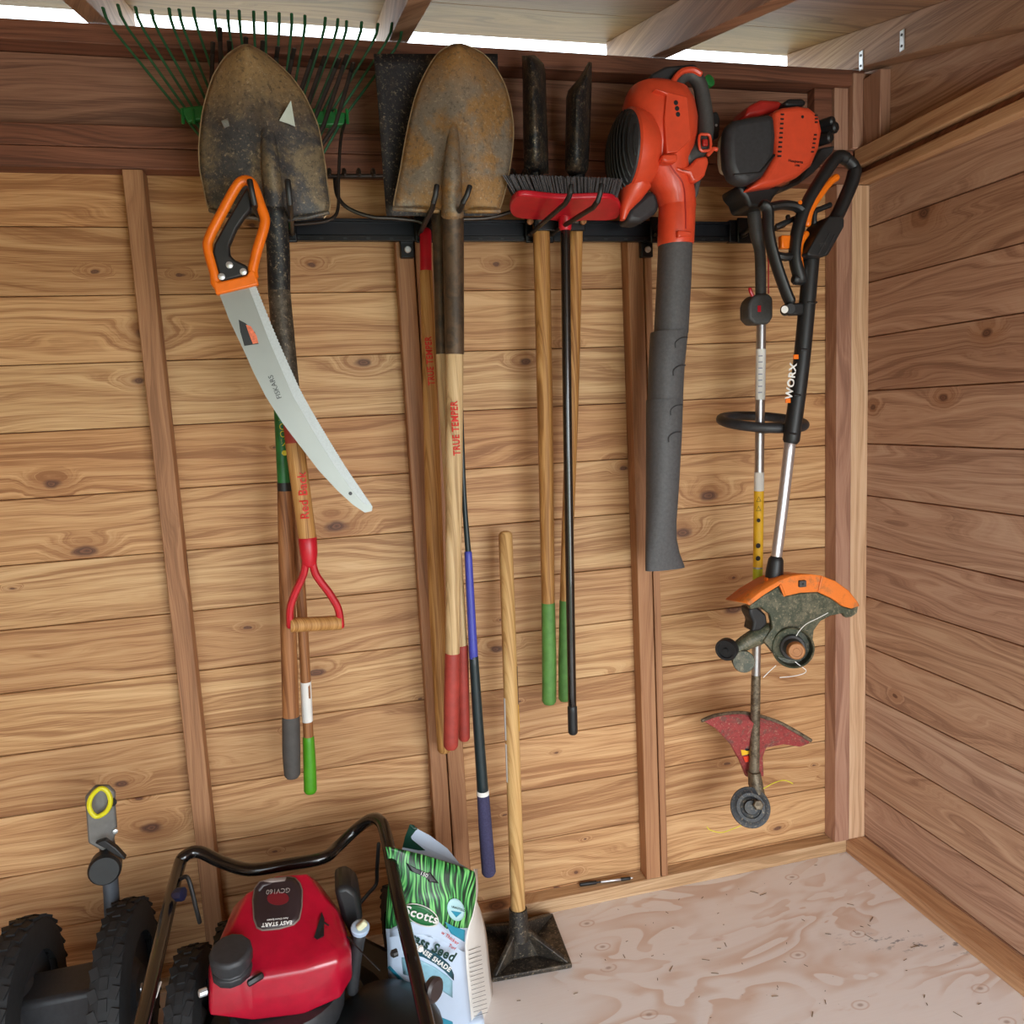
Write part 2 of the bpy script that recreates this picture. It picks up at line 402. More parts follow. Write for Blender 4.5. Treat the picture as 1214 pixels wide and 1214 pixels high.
# back wall: backing, siding boards, studs, plates
wbk = MB().span(XL - .02, XR + .02, 0.017, 0.024, -0.1, 2.10).build('wall_back', M_header, smooth=False)
props(wbk, 'cedar back wall of the shed', None, None, 'structure')
pk = MB().span(XL, XR, 0.0, 0.017, -EXPO / 2 + 0.0008, EXPO / 2 - 0.0008).build('siding_plank', M_wall, wbk, bevel=0.0016, segs=1, origin=(0, 0, Z0 + EXPO / 2), local=True)
for k in range(1, 13): copy_piece(pk, (0, 0, Z0 + EXPO / 2 - k * EXPO))
copy_piece(pk, (0, 0, Z0 + EXPO * 1.5))
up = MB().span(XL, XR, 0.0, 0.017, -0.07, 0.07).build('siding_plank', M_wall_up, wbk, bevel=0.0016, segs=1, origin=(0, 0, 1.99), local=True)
ZB, ZM, ZT = 1.826, 1.868, 1.910
MB().span(XL, -SD, -SD, 0, 0, 0.038).build('sole_plate', M_platex, wbk, bevel=0.002)
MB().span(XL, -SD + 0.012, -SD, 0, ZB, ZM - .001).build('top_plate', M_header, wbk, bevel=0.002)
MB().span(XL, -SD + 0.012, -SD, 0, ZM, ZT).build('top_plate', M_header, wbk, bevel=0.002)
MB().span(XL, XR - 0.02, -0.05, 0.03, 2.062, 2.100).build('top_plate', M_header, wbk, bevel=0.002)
st = MB().span(0, 0.04, -SD, -0.0005, 0.0385, ZB - .0005).build('stud', M_stud, wbk, bevel=0.002, origin=(0, 0, 0))
st.location = (-1.757, 0, 0)
for x in (-1.2095, -1.1665, -0.655, -2.31, -2.86): copy_piece(st, (x, 0, 0))
sp2 = copy_piece(st, (-0.612, 0, 0)); sp2.scale.x = 0.45
stc = MB().span(-0.083, -0.0375, -SD - .004, -0.0005, 0.0385, ZB - .0005).build('stud', M_pink, wbk, bevel=0.002)
su = MB().span(0, 0.04, -SD + .006, -0.0005, ZT, 2.0615).build('stud', M_pink, wbk, bevel=0.002, origin=(0, 0, 0))
su.location = (-0.083, 0, 0)
MB().span(-0.135, -0.0835, -0.03, -0.0005, ZT, 2.0615).build('stud', M_header, wbk, bevel=0.002)

# right wall
wr = MB().span(XR + 0.017, XR + 0.024, YF, 0.02, -0.1, 2.3).build('wall_right', M_header, smooth=False)
me = wr.data
for v in me.vertices:
    if v.co.z > 1: v.co.z = ROOF(v.co.y) - 0.01
props(wr, 'cedar right wall of the shed', None, None, 'structure')
pr = MB().span(XR, XR + 0.017, YF, 0.0, -EXPO / 2 + 0.0008, EXPO / 2 - 0.0008).build('siding_plank', M_right, wr, bevel=0.0016, segs=1, origin=(0, 0, Z0 + EXPO / 2), local=True)
for k in range(-1, 13):
    if k: copy_piece(pr, (0, 0, Z0 + EXPO / 2 - k * EXPO))
for z0, z1 in ((ZT, 2.05), (2.05, 2.24)):      # gable boards cut to the roof slope
    q = MB().span(XR, XR + 0.017, YF, 0.0, z0, z1); g = q.build('siding_plank', M_right, wr, smooth=False)
    for v in g.data.vertices: v.co.z = min(v.co.z, ROOF(v.co.y) - 0.012); v.co.z = max(v.co.z, min(z0, ROOF(v.co.y) - 0.03))
MB().span(-SD, XR, YF, -SD, 0, 0.038).build('sole_plate', M_platey, wr, bevel=0.002)
MB().span(-SD, XR, -SD, -0.0005, 0, 0.038).build('sole_plate', M_platey, wr, bevel=0.002)
MB().span(-0.022, XR, YF, -SD - .0005, ZB, ZB + 0.024).build('top_plate', M_platey, wr, bevel=0.002)
MB().span(-0.006, XR, YF, -SD - .0005, ZB + .0245, ZM - 0.0005).build('top_plate', M_header, wr, bevel=0.002)
MB().span(-0.03, XR, -1.15, -SD - .0005, ZM, ZT).build('top_plate', M_platey, wr, bevel=0.002)
MB().span(-0.0365, XR, -SD - .002, -0.0005, 0.0385, ZB - .0005).build('stud', M_pale, wr, bevel=0.002)
MB().span(-0.0425, XR, -SD - .012, -SD + .026, ZT + .0005, ROOF(-.06) - .095).build('stud', M_pink, wr, bevel=0.002)
MB().span(-0.015, XR, -SD - .075, -SD - .0125, ZT + .0005, ROOF(-.12) - .095).build('stud', M_pink, wr, bevel=0.002)
for y in (-1.2, -2.2): MB().span(-0.03, XR, y, y + .04, 0.0385, ROOF(y) - .1 if y < -1.1 else ZB).build('stud', M_pale, wr, bevel=0.002)

# left wall (outside the picture, shades the corner)
wl = MB().span(XL - 0.02, XL, YF, 0.0, 0, 2.3).build('wall_left', M_wall, smooth=False)
for v in wl.data.vertices:
    if v.co.z > 1: v.co.z = ROOF(v.co.y) - 0.01
props(wl, 'cedar left wall of the shed', None, None, 'structure')

# roof: planks over rafters, falling towards the open front
ceil = empty('ceiling', (0, 0, 2.19), 'sloping plank roof on cedar rafters', None, None, 'structure')
YE = 0.25
rot = Matrix.Rotation(math.atan(0.25), 3, 'X')
L = math.hypot(1, 0.25); pw = 0.30; y = YE; prp = None
while y > YF - 0.2:
    c = V(((XL + XR) / 2, y - pw / L / 2, ROOF(y - pw / L / 2) + 0.010))
    if prp is None:
        prp = MB().box((0, 0, 0), (XR - XL + 0.5, pw - 0.0012, 0.02), rot).build('roof_plank', M_roof, ceil, bevel=0.0015, segs=1, origin=c, local=True)
    else:
        q = copy_piece(prp, c - ORG[ceil])
    y -= pw / L
HR = 0.088
def rafter(x0, x1, mat=M_rafter):
    pts = [(x0, YE - .02, ROOF(YE - .02) - HR), (x0, YE - .02, ROOF(YE - .02) - .0005), (x0, YF, ROOF(YF) - .0005), (x0, YF, ROOF(YF) - HR)]
    return MB().prism(pts, (x1 - x0, 0, 0)).build('rafter', mat, ceil, bevel=0.002)
for x in (-2.40, -1.79, -1.195, -0.585): rafter(x, x + 0.042)
rafter(-0.042, XR + 0.02)
for px, py in ((1021, 72), (1069.5, 48)):        # zinc straps on the end rafter
    d = ray(px, py); c = CPOS + d * ((-0.0435 - CPOS.x) / d.x)
    o = MB().box(c, (0.0022, 0.014, 0.045)).build('metal_strap', M_bright, ceil, bevel=0.001)
    for dz in (-.012, .012): MB().lathe(c + V((-.0012, 0, dz)), (-1, 0, 0), [(0, .003), (.001, .003), (.0012, .001)], 10).build('screw', M_dgrey, o)

# ------------------------------------------------------------------ rail and hooks
zr = zoom(110, 0, 0.29654)
YR = -0.050                                  # rail centre
x0, x1 = at(316, 275, -0.07).x, at(893, 275, -0.07).x
ZRL = 1.700
rail = empty('storage_rail', ((x0 + x1) / 2, YR, ZRL), 'long black steel storage rail screwed across the wall studs', 'rail')
MB().span(x0, x1, -0.068, -0.0605, 1.690, 1.722).build('track', M_rail, rail, bevel=0.002)
MB().span(x0, x1, -0.078, -0.068, 1.718, 1.724).build('lip', M_rail, rail, bevel=0.001)
MB().span(x0, x1, -0.074, -0.060, 1.678, 1.690).build('lip', M_blackm, rail, bevel=0.001)
n = 46
for i in range(n):
    x = x0 + (i + .5) * (x1 - x0) / n
    MB().span(x - .004, x + .004, -0.0755, -0.0738, 1.6815, 1.6850).build('slot', M_black, rail) if i % 2 == 0 else None
xs = at(863, 275, -.07).x
MB().span(xs, x1 + 0.01, -0.079, -0.060, 1.676, 1.728).build('joiner', M_rail, rail, bevel=0.002)
for px in (482, 767):
    c = at(px, 290, -0.062)
    b = MB().span(c.x - .014, c.x + .016, -0.0605, -0.0445, 1.645, 1.70).build('bracket', M_blackm, rail, bevel=0.002)
    MB().lathe((c.x + .002, -0.0605, 1.662), (0, -1, 0), [(0, .0075), (.003, .0075), (.005, .006), (.005, .0035), (.0035, .003)], 14).build('bolt', M_bright, b)

def hook(pa, pb, tipa, tipb, Yt, label, lift=0.0):
    """Double-prong hook: prongs run out from the rail and turn up at the tips; pa/pb pixels of the bends at depth Yt."""
    a = at(*pa, Yt); b = at(*pb, Yt); cx = (a.x + b.x) / 2
    e = empty('double_hook', (cx, -0.08, 1.70), label, 'hook', 'black double-prong hooks on the rail')
    MB().span(cx - .034, cx + .034, -0.086, -0.0795, 1.672, 1.732).build('back_plate', M_blackm, e, bevel=0.003)
    for q, t, s in ((a, tipa, -1), (b, tipb, 1)):
        base = V((cx + s * 0.024, -0.084, 1.690 + lift)); tip = at(*t, Yt - .012)
        m1 = base.lerp(q, 0.93)
        pr = MB().tube([base, base.lerp(q, .5), m1, q + V((0, -.004, .006)), q.lerp(tip, .5) + V((0, -.004, 0)), tip], 0.0052, 10).build('prong', M_black, e)
        MB().tube([base + V((0, .001, 0)), base + V((0, -.02, 0))], 0.0075, 10).build('collar', M_blackm, pr)
    return e
hook((302, 246), (344, 246), (296, 214), (341, 214), -0.375, 'black double hook holding the pointed shovel and the orange-handled saw')
hook((514, 244), (549, 244), (518, 220), (557, 221), -0.335, 'black double hook holding the rust-brown pointed shovel')
hook((674, 238), (708, 243), (677, 220), (713, 219), -0.385, 'black double hook under the red broom head')
hook((790, 250), (812, 250), (795, 236), (817, 238), -0.15, 'black double hook hidden behind the orange-red leaf blower neck')
hook((893, 268), (932, 266), (893, 258), (934, 256), -0.17, 'black double hook behind the string trimmer shafts')

# ------------------------------------------------------------------ long-handled tools
def rows(tab, y):
    for (ya, la, ra), (yb, lb, rb) in zip(tab, tab[1:]):
        if ya <= y <= yb:
            t = (y - ya) / (yb - ya); return la + (lb - la) * t, ra + (rb - ra) * t
    return tab[-1][1:] if y > tab[-1][0] else tab[0][1:]
def blade(tab, Y, bow, ridge, rw, rtop, lean, mat, parent, name='blade', nu=20, nv=34, solid=0.0025, axis=None):
    """Curved sheet between left and right pixel edges listed by row; bow: bulge towards the camera; ridge: raised socket rib."""
    ya, yb = tab[0][0], tab[-1][0]
    def fn(u, v):
        y = ya + (yb - ya) * v; l, r = rows(tab, y); x = l + (r - l) * u; s = 2 * u - 1
        d = Y - bow * (1 - s * s) * math.sin(math.pi * min(1, .25 + v * .75)) ** .5 + lean * (1 - v)
        if ridge:
            cx = axis(y) if axis else (l + r) / 2
            w = rw * (0.25 + 0.75 * v); k = max(0.0, min(1.0, (v - rtop) / (1 - rtop)))
            d -= ridge * math.exp(-((x - cx) / w) ** 2) * k
        return at(x, y, d)
    return MB().grid(fn, nu, nv).build(name, mat, parent, solid=solid)

def edge(tab, Y, bow, mat, parent, axis=None):
    # bright worn edge following the outline of a blade
    pts = [at(r, y, Y + .0) for y, l, r in tab[::-1]] + [at(l, y, Y + .0) for y, l, r in tab]
    ya, yb = tab[0][0], tab[-1][0]
    return MB().tube(curve(pts, 3), .0018, 6).build('worn_edge', mat, parent)
def shaft(name, pts, Y, rpx, mat, parent, n=14, rnd=True):
    ys = Y if hasattr(Y, '__len__') else [Y] * len(pts)
    c = curve([at(x, y, d) for (x, y), d in zip(pts, ys)], 5)
    rs = rpx if hasattr(rpx, '__len__') else [rpx] * len(pts)
    rr = []
    for i in range(len(c)):
        t = i / (len(c) - 1) * (len(rs) - 1); k = min(int(t), len(rs) - 2); f = t - k
        rr.append(((rs[k] * (1 - f) + rs[k + 1] * f)) / ppm((ys[0] + ys[-1]) / 2) * 1.02)
    return MB().tube(c, rr, n, rnd=rnd).build(name, mat, parent)

# shovel with a red D-grip
Y = -0.27
sh = empty('shovel', at(352, 750, Y), 'pointed shovel with black and mud-brown blade and red D-shaped grip', 'shovel')
tip = at(292, 54, Y).z; bot = at(300, 255, Y).z; o = ORG[sh].z
M_sh1 = dirty_metal('black_mud_steel', (66, 66, 68), (122, 108, 84), 0.46, (164, 134, 90), (bot + .13 - o, tip - o - .02), metal=0.25)
blade([(54, 288, 296), (58, 280, 304), (65, 270, 316), (75, 262, 328), (90, 253, 344), (110, 246, 359), (130, 241, 369), (150, 238, 377), (175, 236, 382), (200, 237, 386), (220, 241, 388), (240, 245, 391), (250, 250, 390), (258, 262, 384)],
      Y, 0.035, 0.03, 16, 0.15, 0.0, M_sh1, sh, axis=lambda y: 318 + (y - 150) * .1)
for a, b in (((249, 249), (312, 259)), ((338, 260), (389, 252))):
    MB().tube([at(*a, Y - .004), at((a[0] + b[0]) / 2, (a[1] + b[1]) / 2 + 2, Y - .012), at(*b, Y - .01)], .0045, 8).build('step', M_sh1, sh)
for pts in ([(262, 143), (270, 140), (272, 149), (266, 152)], [(331, 143), (345, 119), (350, 150), (343, 147)]):
    MB().prism([at(pts[0][0], pts[0][1], Y - .038), at(pts[1][0], pts[1][1], Y - .058), at(pts[2][0], pts[2][1], Y - .038), at(pts[3][0], pts[3][1], Y - .04)], (0, .002, 0)).build('torn_metal_tab', M_steel, sh)
M_edge = plain('worn_edge_steel', (168, 146, 112), .45, .5, var=.35, scale=60)
edge([(54, 288, 296), (58, 280, 304), (65, 270, 316), (75, 262, 328), (90, 253, 344), (110, 246, 359), (130, 241, 369), (150, 238, 377), (175, 236, 382), (200, 237, 386), (220, 241, 388), (240, 245, 391), (250, 250, 390), (258, 262, 384)], Y, 0, M_edge, sh)
M_dsock = dirty_metal('black_socket_steel', (34, 36, 38), (90, 84, 74), 0.3, metal=0.3, scale=30)
M_gsock = dirty_metal('grey_socket_steel', (92, 84, 72), (64, 58, 50), 0.5, metal=0.4, scale=30)
shaft('rib', [(316, 125), (318, 160), (322, 205), (327, 252)], [Y - .024, Y - .034, Y - .038, Y - .02], [4, 8, 10, 11.5], M_sh1, sh)
shaft('socket', [(326.5, 246), (330, 300), (331, 345)], [Y - .022, Y - .005, Y], [12, 12.5, 12], M_dsock, sh)
shaft('ferrule', [(331, 345), (335, 390), (341, 450), (347, 502)], Y, [12, 12.3, 12, 11], M_gsock, sh, rnd=False)
hd = shaft('handle', [(347, 500), (352, 545), (365, 641)], Y, [10.5, 10.5, 10], M_handlewood, sh, rnd=False)
shaft('red_band', [(347.5, 503), (350, 525)], Y, 10.9, M_redgrip, sh, rnd=False)
a, b = at(358, 625, Y), at(352, 550, Y)
lettering('Red Back', at(360, 588, Y - .0202), (b - a), (-1, 0, 0), 0.025, M_text, hd, wrap=.0190, squeeze=0.95, bold=.01)
dg = MB().tube([at(364.5, 638, Y), at(366, 655, Y), at(367, 668, Y)], [.0185, .0175, .014], 14).build('grip_fork', M_red, sh)
for pts in ([(363, 658), (360, 680), (349, 705), (344, 722), (344, 742)], [(370, 658), (374, 680), (391, 704), (401, 722), (404, 742)]):
    MB().tube(curve(P(pts, Y)), .0098, 10, flat=(1, .8)).build('grip_arm', M_red, sh)
MB().tube(P([(345, 741), (375, 739.5), (405, 738)], Y), .0145, 14, rnd=False).build('grip_bar', M_handlewood, sh)

# rust-brown pointed shovel
Y = -0.25
sh = empty('shovel', at(535, 888, Y), 'rust-brown pointed shovel with pale wooden handle and dull red grip', 'shovel')
o = ORG[sh].z
M_sh2 = dirty_metal('rusty_steel', (126, 116, 102), (148, 112, 66), 0.6, (158, 118, 70), (at(540, 130, Y).z - o, at(540, 60, Y).z - o), metal=0.35, scale=11)
blade([(53, 538, 548), (57, 528, 560), (65, 518, 574), (80, 508, 587), (100, 498, 598), (120, 491, 604), (145, 485, 608), (170, 480, 608), (200, 475, 604), (225, 470, 599), (240, 467, 595), (249, 467, 592)],
      Y, 0.03, 0.034, 15, 0.30, 0.0, M_sh2, sh, axis=lambda y: 537 - (y - 130) * .02)
for a, b in (((467, 247), (520, 250)), ((552, 250), (592, 250))):
    MB().tube([at(*a, Y - .002), at((a[0] + b[0]) / 2, (a[1] + b[1]) / 2, Y - .014), at(*b, Y - .012)], .005, 8).build('step', M_sh2, sh)
edge([(53, 538, 548), (57, 528, 560), (65, 518, 574), (80, 508, 587), (100, 498, 598), (120, 491, 604), (145, 485, 608), (170, 480, 608), (200, 475, 604), (225, 470, 599), (240, 467, 595), (249, 467, 592)], Y, 0, M_edge, sh)
M_bsock = dirty_metal('brown_socket_steel', (92, 74, 56), (66, 56, 46), 0.5, metal=0.35, scale=26, speck=False)
shaft('rib', [(538, 124), (537, 165), (536, 210), (536.5, 256)], [Y - .020, Y - .034, Y - .040, Y - .024], [2, 7, 11, 13], M_sh2, sh)
shaft('socket', [(536.5, 246), (537.5, 300), (539, 419)], [Y - .026, Y - .008, Y], [12.4, 12, 11], M_bsock, sh)
hd = shaft('handle', [(539, 416), (538, 600), (536.5, 778)], Y, [10.2, 10, 8.6], M_handlepale, sh, rnd=False)
lettering('TRUE TEMPER', at(540.5, 508, Y - .0195), (0, 0, 1), (-1, 0, 0), 0.021, M_text, hd, wrap=.0180, squeeze=0.8, bold=.025)
shaft('grip', [(536.5, 775), (535.5, 830), (534.5, 884)], Y, [9.2, 9.6, 9], M_redgrip, sh)

# square-mouthed shovel behind it
Y = -0.20
sh = empty('shovel', at(550, 878, Y), 'black square-mouthed shovel hung behind the rust-brown one', 'shovel')
M_sq = dirty_metal('black_worn_steel', (38, 37, 40), (70, 60, 52), 0.35, metal=0.3)
blade([(64, 443, 590), (120, 448, 592), (190, 453, 592), (256, 458, 590)], Y, -0.02, 0.02, 18, 0.35, 0.0, M_sq, sh, nu=14, nv=14)
shaft('socket', [(519, 215), (521, 300), (524, 422)], [Y - .018, Y - .004, Y], [9, 7.5, 7], M_bsock, sh)
shaft('handle', [(524, 420), (536, 600), (548, 770)], Y, [7.5, 8, 6.5], M_handlepale, sh, rnd=False)
shaft('grip', [(548, 766), (549, 820), (550.5, 875)], Y, [7.4, 7.6, 7], M_redgrip, sh)

# bow rake: bar with teeth pointing out, two bowed arms, red ferrule
Y = -0.108
rk = empty('bow_rake', at(528, 890, Y), 'steel bow rake with dark toothed bar and red-collared wooden handle', 'rake')
M_rkst = plain('dark_rake_steel', (58, 52, 48), 0.32, 0.6, var=0.3)
b0, b1 = at(386, 209, Y), at(640, 209, Y)
MB().tube([b0, b0.lerp(b1, .5), b1], .0075, 8, flat=(1, .6)).build('bar', M_rkst, rk)
for i in range(16):
    p = b0.lerp(b1, (i + .25) / 15.6)
    MB().tube(curve([p, p + V((0, -.020, .006)), p + V((0, -.040, -.001)), p + V((0, -.050, -.012))], 3), [.0048] * 4 + [.004] * 3 + [.0034] * 3, 8).build('tooth', M_rkst, rk)
for pts in ([(397, 212), (400, 232), (413, 247), (440, 257), (470, 259), (500, 264), (506, 280)], [(632, 212), (629, 232), (612, 248), (580, 258), (545, 260), (515, 265), (506, 280)]):
    MB().tube(curve(P(pts, Y), 5), .0042, 8).build('bow_arm', M_rkst, rk)
shaft('ferrule', [(504.5, 274), (505, 325)], Y, [6.5, 7], M_red, rk)
hd = shaft('handle', [(505, 322), (508, 400), (514, 600), (520, 760), (527, 888)], Y, [7.4, 8, 10, 9.6, 9], M_handlewood, rk)
a, b = at(507.5, 428, Y - .0157), at(508.4, 440, Y - .0157)
lettering('TRUE TEMPER', at(510, 428, Y - .0172), (a - b), (-1, 0, 0), 0.021, M_text, hd, wrap=.0158, squeeze=0.76, bold=.025)

# pole with blue and dark sections and navy foam grip
Y = -0.222
pl = empty('telescopic_pole', at(580, 1040, Y), 'slim pole with blue section and navy foam grip beside the red shovel grips', 'pole')
shaft('upper_section', [(536, 246), (540, 330), (546, 480), (550, 585), (555.5, 660)], Y, [3, 3, 3, 3, 3.6], M_teal, pl)
MB().tube([at(528, 246, Y), at(545, 245, Y)], .006, 10).build('hanging_bar', M_teal, pl)
shaft('blue_section', [(555, 655), (558, 715), (561.5, 780)], Y, [4.6, 5, 5.6], M_blue, pl)
shaft('dark_section', [(561.5, 778), (567, 860), (572.5, 940)], Y, [5.6, 6.5, 7.2], M_teal, pl)
shaft('white_ring', [(572.3, 937), (572.6, 942)], Y, 7.8, M_white, pl, rnd=False)
shaft('grip', [(572.7, 942), (576, 990), (579.5, 1034)], Y, [7.6, 8.6, 9], M_navy, pl)

# post-hole digger
Y = -0.118
dgr = empty('post_hole_digger', at(660, 835, Y), 'clamshell post-hole digger with two black blades and green-gripped wooden handles', 'digger')
M_dig = dirty_metal('black_rust_steel', (36, 36, 38), (84, 70, 56), 0.45, metal=0.35, scale=30)
bl = blade([(66, 619, 634), (78, 620, 646), (120, 620.5, 647), (170, 621, 649), (206, 622, 650)], Y - .02, 0.055, 0, 1, 0, 0.0, M_dig, dgr, nu=12, nv=14)
bl = blade([(74, 698, 701), (92, 688, 701), (110, 672, 700.5), (160, 671, 699), (200, 670, 697), (209, 676, 692)], Y - .02, 0.06, 0, 1, 0, 0.0, M_dig, dgr, nu=12, nv=16)
for pts in ([(634, 200), (640, 262)], [(685, 200), (682, 262)]):
    shaft('blade_socket', pts, Y - .01, [9, 10.5], M_dig, dgr)
MB().span(at(630, 268, Y).x, at(690, 268, Y).x, Y - .022, Y - .014, at(640, 276, Y).z, at(640, 262, Y).z).build('pivot_plate', M_blackm, dgr, bevel=.002)
for px in (628, 691): MB().lathe(at(px, 263, Y - .03), (0, -1, 0), [(0, .007), (.006, .007), (.008, .004)], 10).build('pivot_bolt', M_handledark, dgr)
shaft('handle', [(641.5, 262), (646, 480), (650, 720)], Y, [10, 9.4, 8], M_handlewood, dgr, rnd=False)
shaft('grip', [(650, 715), (651, 780), (651, 831)], Y, [8.4, 9, 9], M_greengrip, dgr)
shaft('handle', [(683, 262), (678, 480), (670, 716)], Y + .02, [8.2, 8, 7], M_handlewood, dgr, rnd=False)
shaft('grip', [(670, 712), (669, 780), (669, 828)], Y + .02, [7.2, 7.4, 7.4], M_greengrip, dgr)

# broom
Y = -0.325
br = empty('broom', at(679, 874, Y), 'broom with red head, grey bristles and thin black pole', 'broom')
hp = [(604, 246), (609, 236), (622, 232), (665, 236), (712, 235), (730, 238), (736, 248), (732, 259), (716, 262), (690, 262), (668, 266), (655, 262), (622, 260), (608, 256)]
ZH = 1.716                                   # the head lies on the prongs, its underside in view
hc = loop([(lambda p: p if p.y < -.165 else at(x, y, -.165))(atz(x, y, ZH)) for x, y in hp], 3)
MB().prism(hc, (0, 0, .012)).build('head', M_red, br, bevel=.005, segs=3)
yp = -.184; Y = yp
MB().tube(P([(670, 248), (670, 258), (670, 271)], yp), [.017, .0145, .0135], 14).build('pole_socket', M_red, br)
M_bris = plain('grey_bristle', (86, 84, 88), 0.8, var=0.3, scale=300)
random.seed(4); mb = MB()
for r in range(7):
    for i in range(50):
        u = (i + random.random() * .6) / 50; px = 611 + 120 * u; top = 597 + 141 * u
        yy = -.272 + r * .010
        a = at(px, 238, yy); a.z = ZH + .006; b = at(top + random.uniform(-1.5, 1.5), 207 + 5 * u + random.uniform(-1, 2), yy + (u - .5) * .004)
        mb.tube([a, a.lerp(b, .5), b], .00135, 4, rnd=False)
props(mb.build('bristles', M_bris, br, smooth=False), kind='stuff')
shaft('pole', [(670, 262), (672.5, 480), (676, 700), (678.5, 842)], Y, [5.8, 5.6, 5.5, 5.4], M_gloss, br)
shaft('end_grip', [(678.5, 838), (679.2, 868)], Y, [6.2, 6.2], M_black, br)

# leaf rake (green, spring tines)
zg = zoom(110, 0, 0.29654)
Y = -0.10
lr = empty('leaf_rake', at(368, 940, -0.16), 'green leaf rake with a wide fan of wire tines and lime-green grip', 'rake')
tips = [(40, 30), (100, 18), (170, 28), (235, 40), (305, 33), (345, 37), (402, 30), (487, 42), (540, 42), (585, 42), (643, 45), (690, 47), (745, 52), (795, 55), (848, 62), (930, 70), (980, 76), (1015, 84), (1075, 88), (1140, 95), (1197, 92), (1235, 120)]
M_tine = plain('green_tine_enamel', (40, 88, 56), 0.4, 0.2, var=0.3)
for i, t in enumerate(tips):
    u = i / (len(tips) - 1); base = (350 + 655 * u, 448 + 40 * u * 0.5)
    tp, bs = zg([t, base]); nx = (base[0] + (690 - base[0]) * .0, base[1])
    bd = (tp[0] + (bs[0] - tp[0]) * .22 + (u - .5) * 14, tp[1] + (bs[1] - tp[1]) * .22)
    q = [at(*tp, Y - .05), at((tp[0] + bd[0]) / 2 + (u - .5) * 5, (tp[1] + bd[1]) / 2 - 1, Y - .022), at(*bd, Y - .004), at((bd[0] + bs[0]) / 2, (bd[1] + bs[1]) / 2, Y), at(*bs, Y), at(328 + (u - .5) * 20, 262, Y - .03)]
    MB().tube(q, [.0028, .0026, .0023, .0023, .0024, .0018], 6, flat=(1.15, .55)).build('tine', M_tine, lr)
hb = zg([(345, 430), (420, 420), (690, 425), (930, 442), (1010, 448), (1005, 500), (930, 500), (690, 480), (420, 478), (380, 490)])
MB().prism(P(hb, Y - .014), (0, .02, 0)).build('head_bar', M_green, lr, bevel=.003)
for px in range(216, 412, 13): MB().tube([at(px, 130, Y - .013), at(px + 1.2, 146, Y - .013)], .0035, 6).build('bar_rib', M_green, lr)
hs = MB().tube(curve([at(410, 142, Y), at(404, 165, Y - .03), at(401.5, 210, Y - .035), at(401, 244, Y - .038), at(396, 257, Y - .04), at(380, 263, Y - .04), at(345, 266, Y - .04)], 5), .0034, 8).build('brace_wire', M_rkst, lr)
shaft('ferrule', [(328, 258), (334, 290)], [Y - .03, -.13], [8, 7], M_green, lr)
shaft('handle', [(334, 285), (346, 520), (360, 760), (366, 880)], [-.13, -.15, -.16, -.16], [5.5, 5.5, 5.8, 5.8], M_handledark, lr, rnd=False)
lbx = shaft('paper_label', [(362.3, 808), (364.6, 855)], -.16, [6.3, 6.3], M_white, lr, rnd=False)
shaft('grip', [(365.6, 874), (367, 905), (368, 937)], -.16, [6.6, 7.4, 7.6], M_limegrip, lr)

# second leaf rake, black flat tines
Y = -0.165
br2 = empty('leaf_rake', at(345, 922, -0.2), 'leaf rake with short black flat tines and a dark grey grip', 'rake')
tt = [(480, 170), (508, 112), (545, 165), (612, 150), (680, 165), (740, 188), (805, 195), (890, 195), (928, 225), (985, 235), (1016, 220), (1042, 252)]
for i, t in enumerate(tt):
    u = i / 11; tp, bs = zg([t, (470 + 500 * u, 470 + 30 * u)])
    MB().tube([at(*tp, Y - .03), at(tp[0] + (bs[0] - tp[0]) * .15, tp[1] + (bs[1] - tp[1]) * .15, Y), at(*bs, Y), at(326 + (u - .5) * 24, 235, Y - .01)], [.0045, .0042, .0042, .003], 6, flat=(1, .35), up=(1, 0, 0)).build('tine', M_rkst, br2)
shaft('ferrule', [(325, 230), (329, 400), (333, 490)], [Y, -.19, -.2], [6, 6.5, 7], M_rkst, br2)
gs = shaft('green_sleeve', [(333, 485), (337.5, 582)], -.2, [7.6, 7.6], M_green, br2, rnd=False)
shaft('sleeve_end', [(337, 572), (337.6, 584)], -.2, [7.9, 7.9], M_black, br2, rnd=False)
lettering('TOOLS', at(335, 512, -.2 - .0138), (0, 0, -1), (1, 0, 0), 0.018, M_yellow, gs, wrap=.0133)
MB().lathe(at(337.5, 537, -.2 - .0128), (0, -1, 0), [(0, .0055), (.0012, .0055), (.0012, .0035)], 14).build('round_badge', M_yellow, gs)
shaft('handle', [(337.5, 582), (340, 680), (345, 852)], -.2, [8, 8.8, 9.6], M_handledark, br2, rnd=False)
shaft('grip', [(345, 850), (345.5, 890), (346.5, 918)], -.2, [10.2, 10.4, 9.2], M_greygrip, br2)

# pruning saw
zs = zoom(240, 200, 0.17298)
Y = -0.362
sw = empty('pruning_saw', at(440, 606, Y), 'curved pruning saw with orange and black handle hung over the hook', 'saw')
fr = zs([(312, 82), (268, 88), (225, 135), (130, 310), (45, 480), (42, 565), (85, 720), (100, 800), (200, 790), (340, 750), (345, 690), (375, 560), (420, 410), (428, 340), (405, 270), (350, 120)])
MB().tube(loop(P(fr, Y), 3), .0088, 12, closed=True, flat=(1, 1)).build('handle_frame', M_orange, sw)
slab(zs([(62, 740), (110, 775), (300, 735), (325, 690), (362, 700), (385, 795), (92, 865)]), Y - .009, .018).build('handle_socket', M_orange, sw, bevel=.003)
gp = slab(zs([(302, 120), (342, 165), (330, 285), (290, 330), (235, 410), (185, 530), (188, 590), (225, 625), (310, 665), (308, 728), (125, 775), (68, 570), (78, 515), (150, 380)]), Y - .0085, .017).build('grip', M_black, sw, bevel=.004)
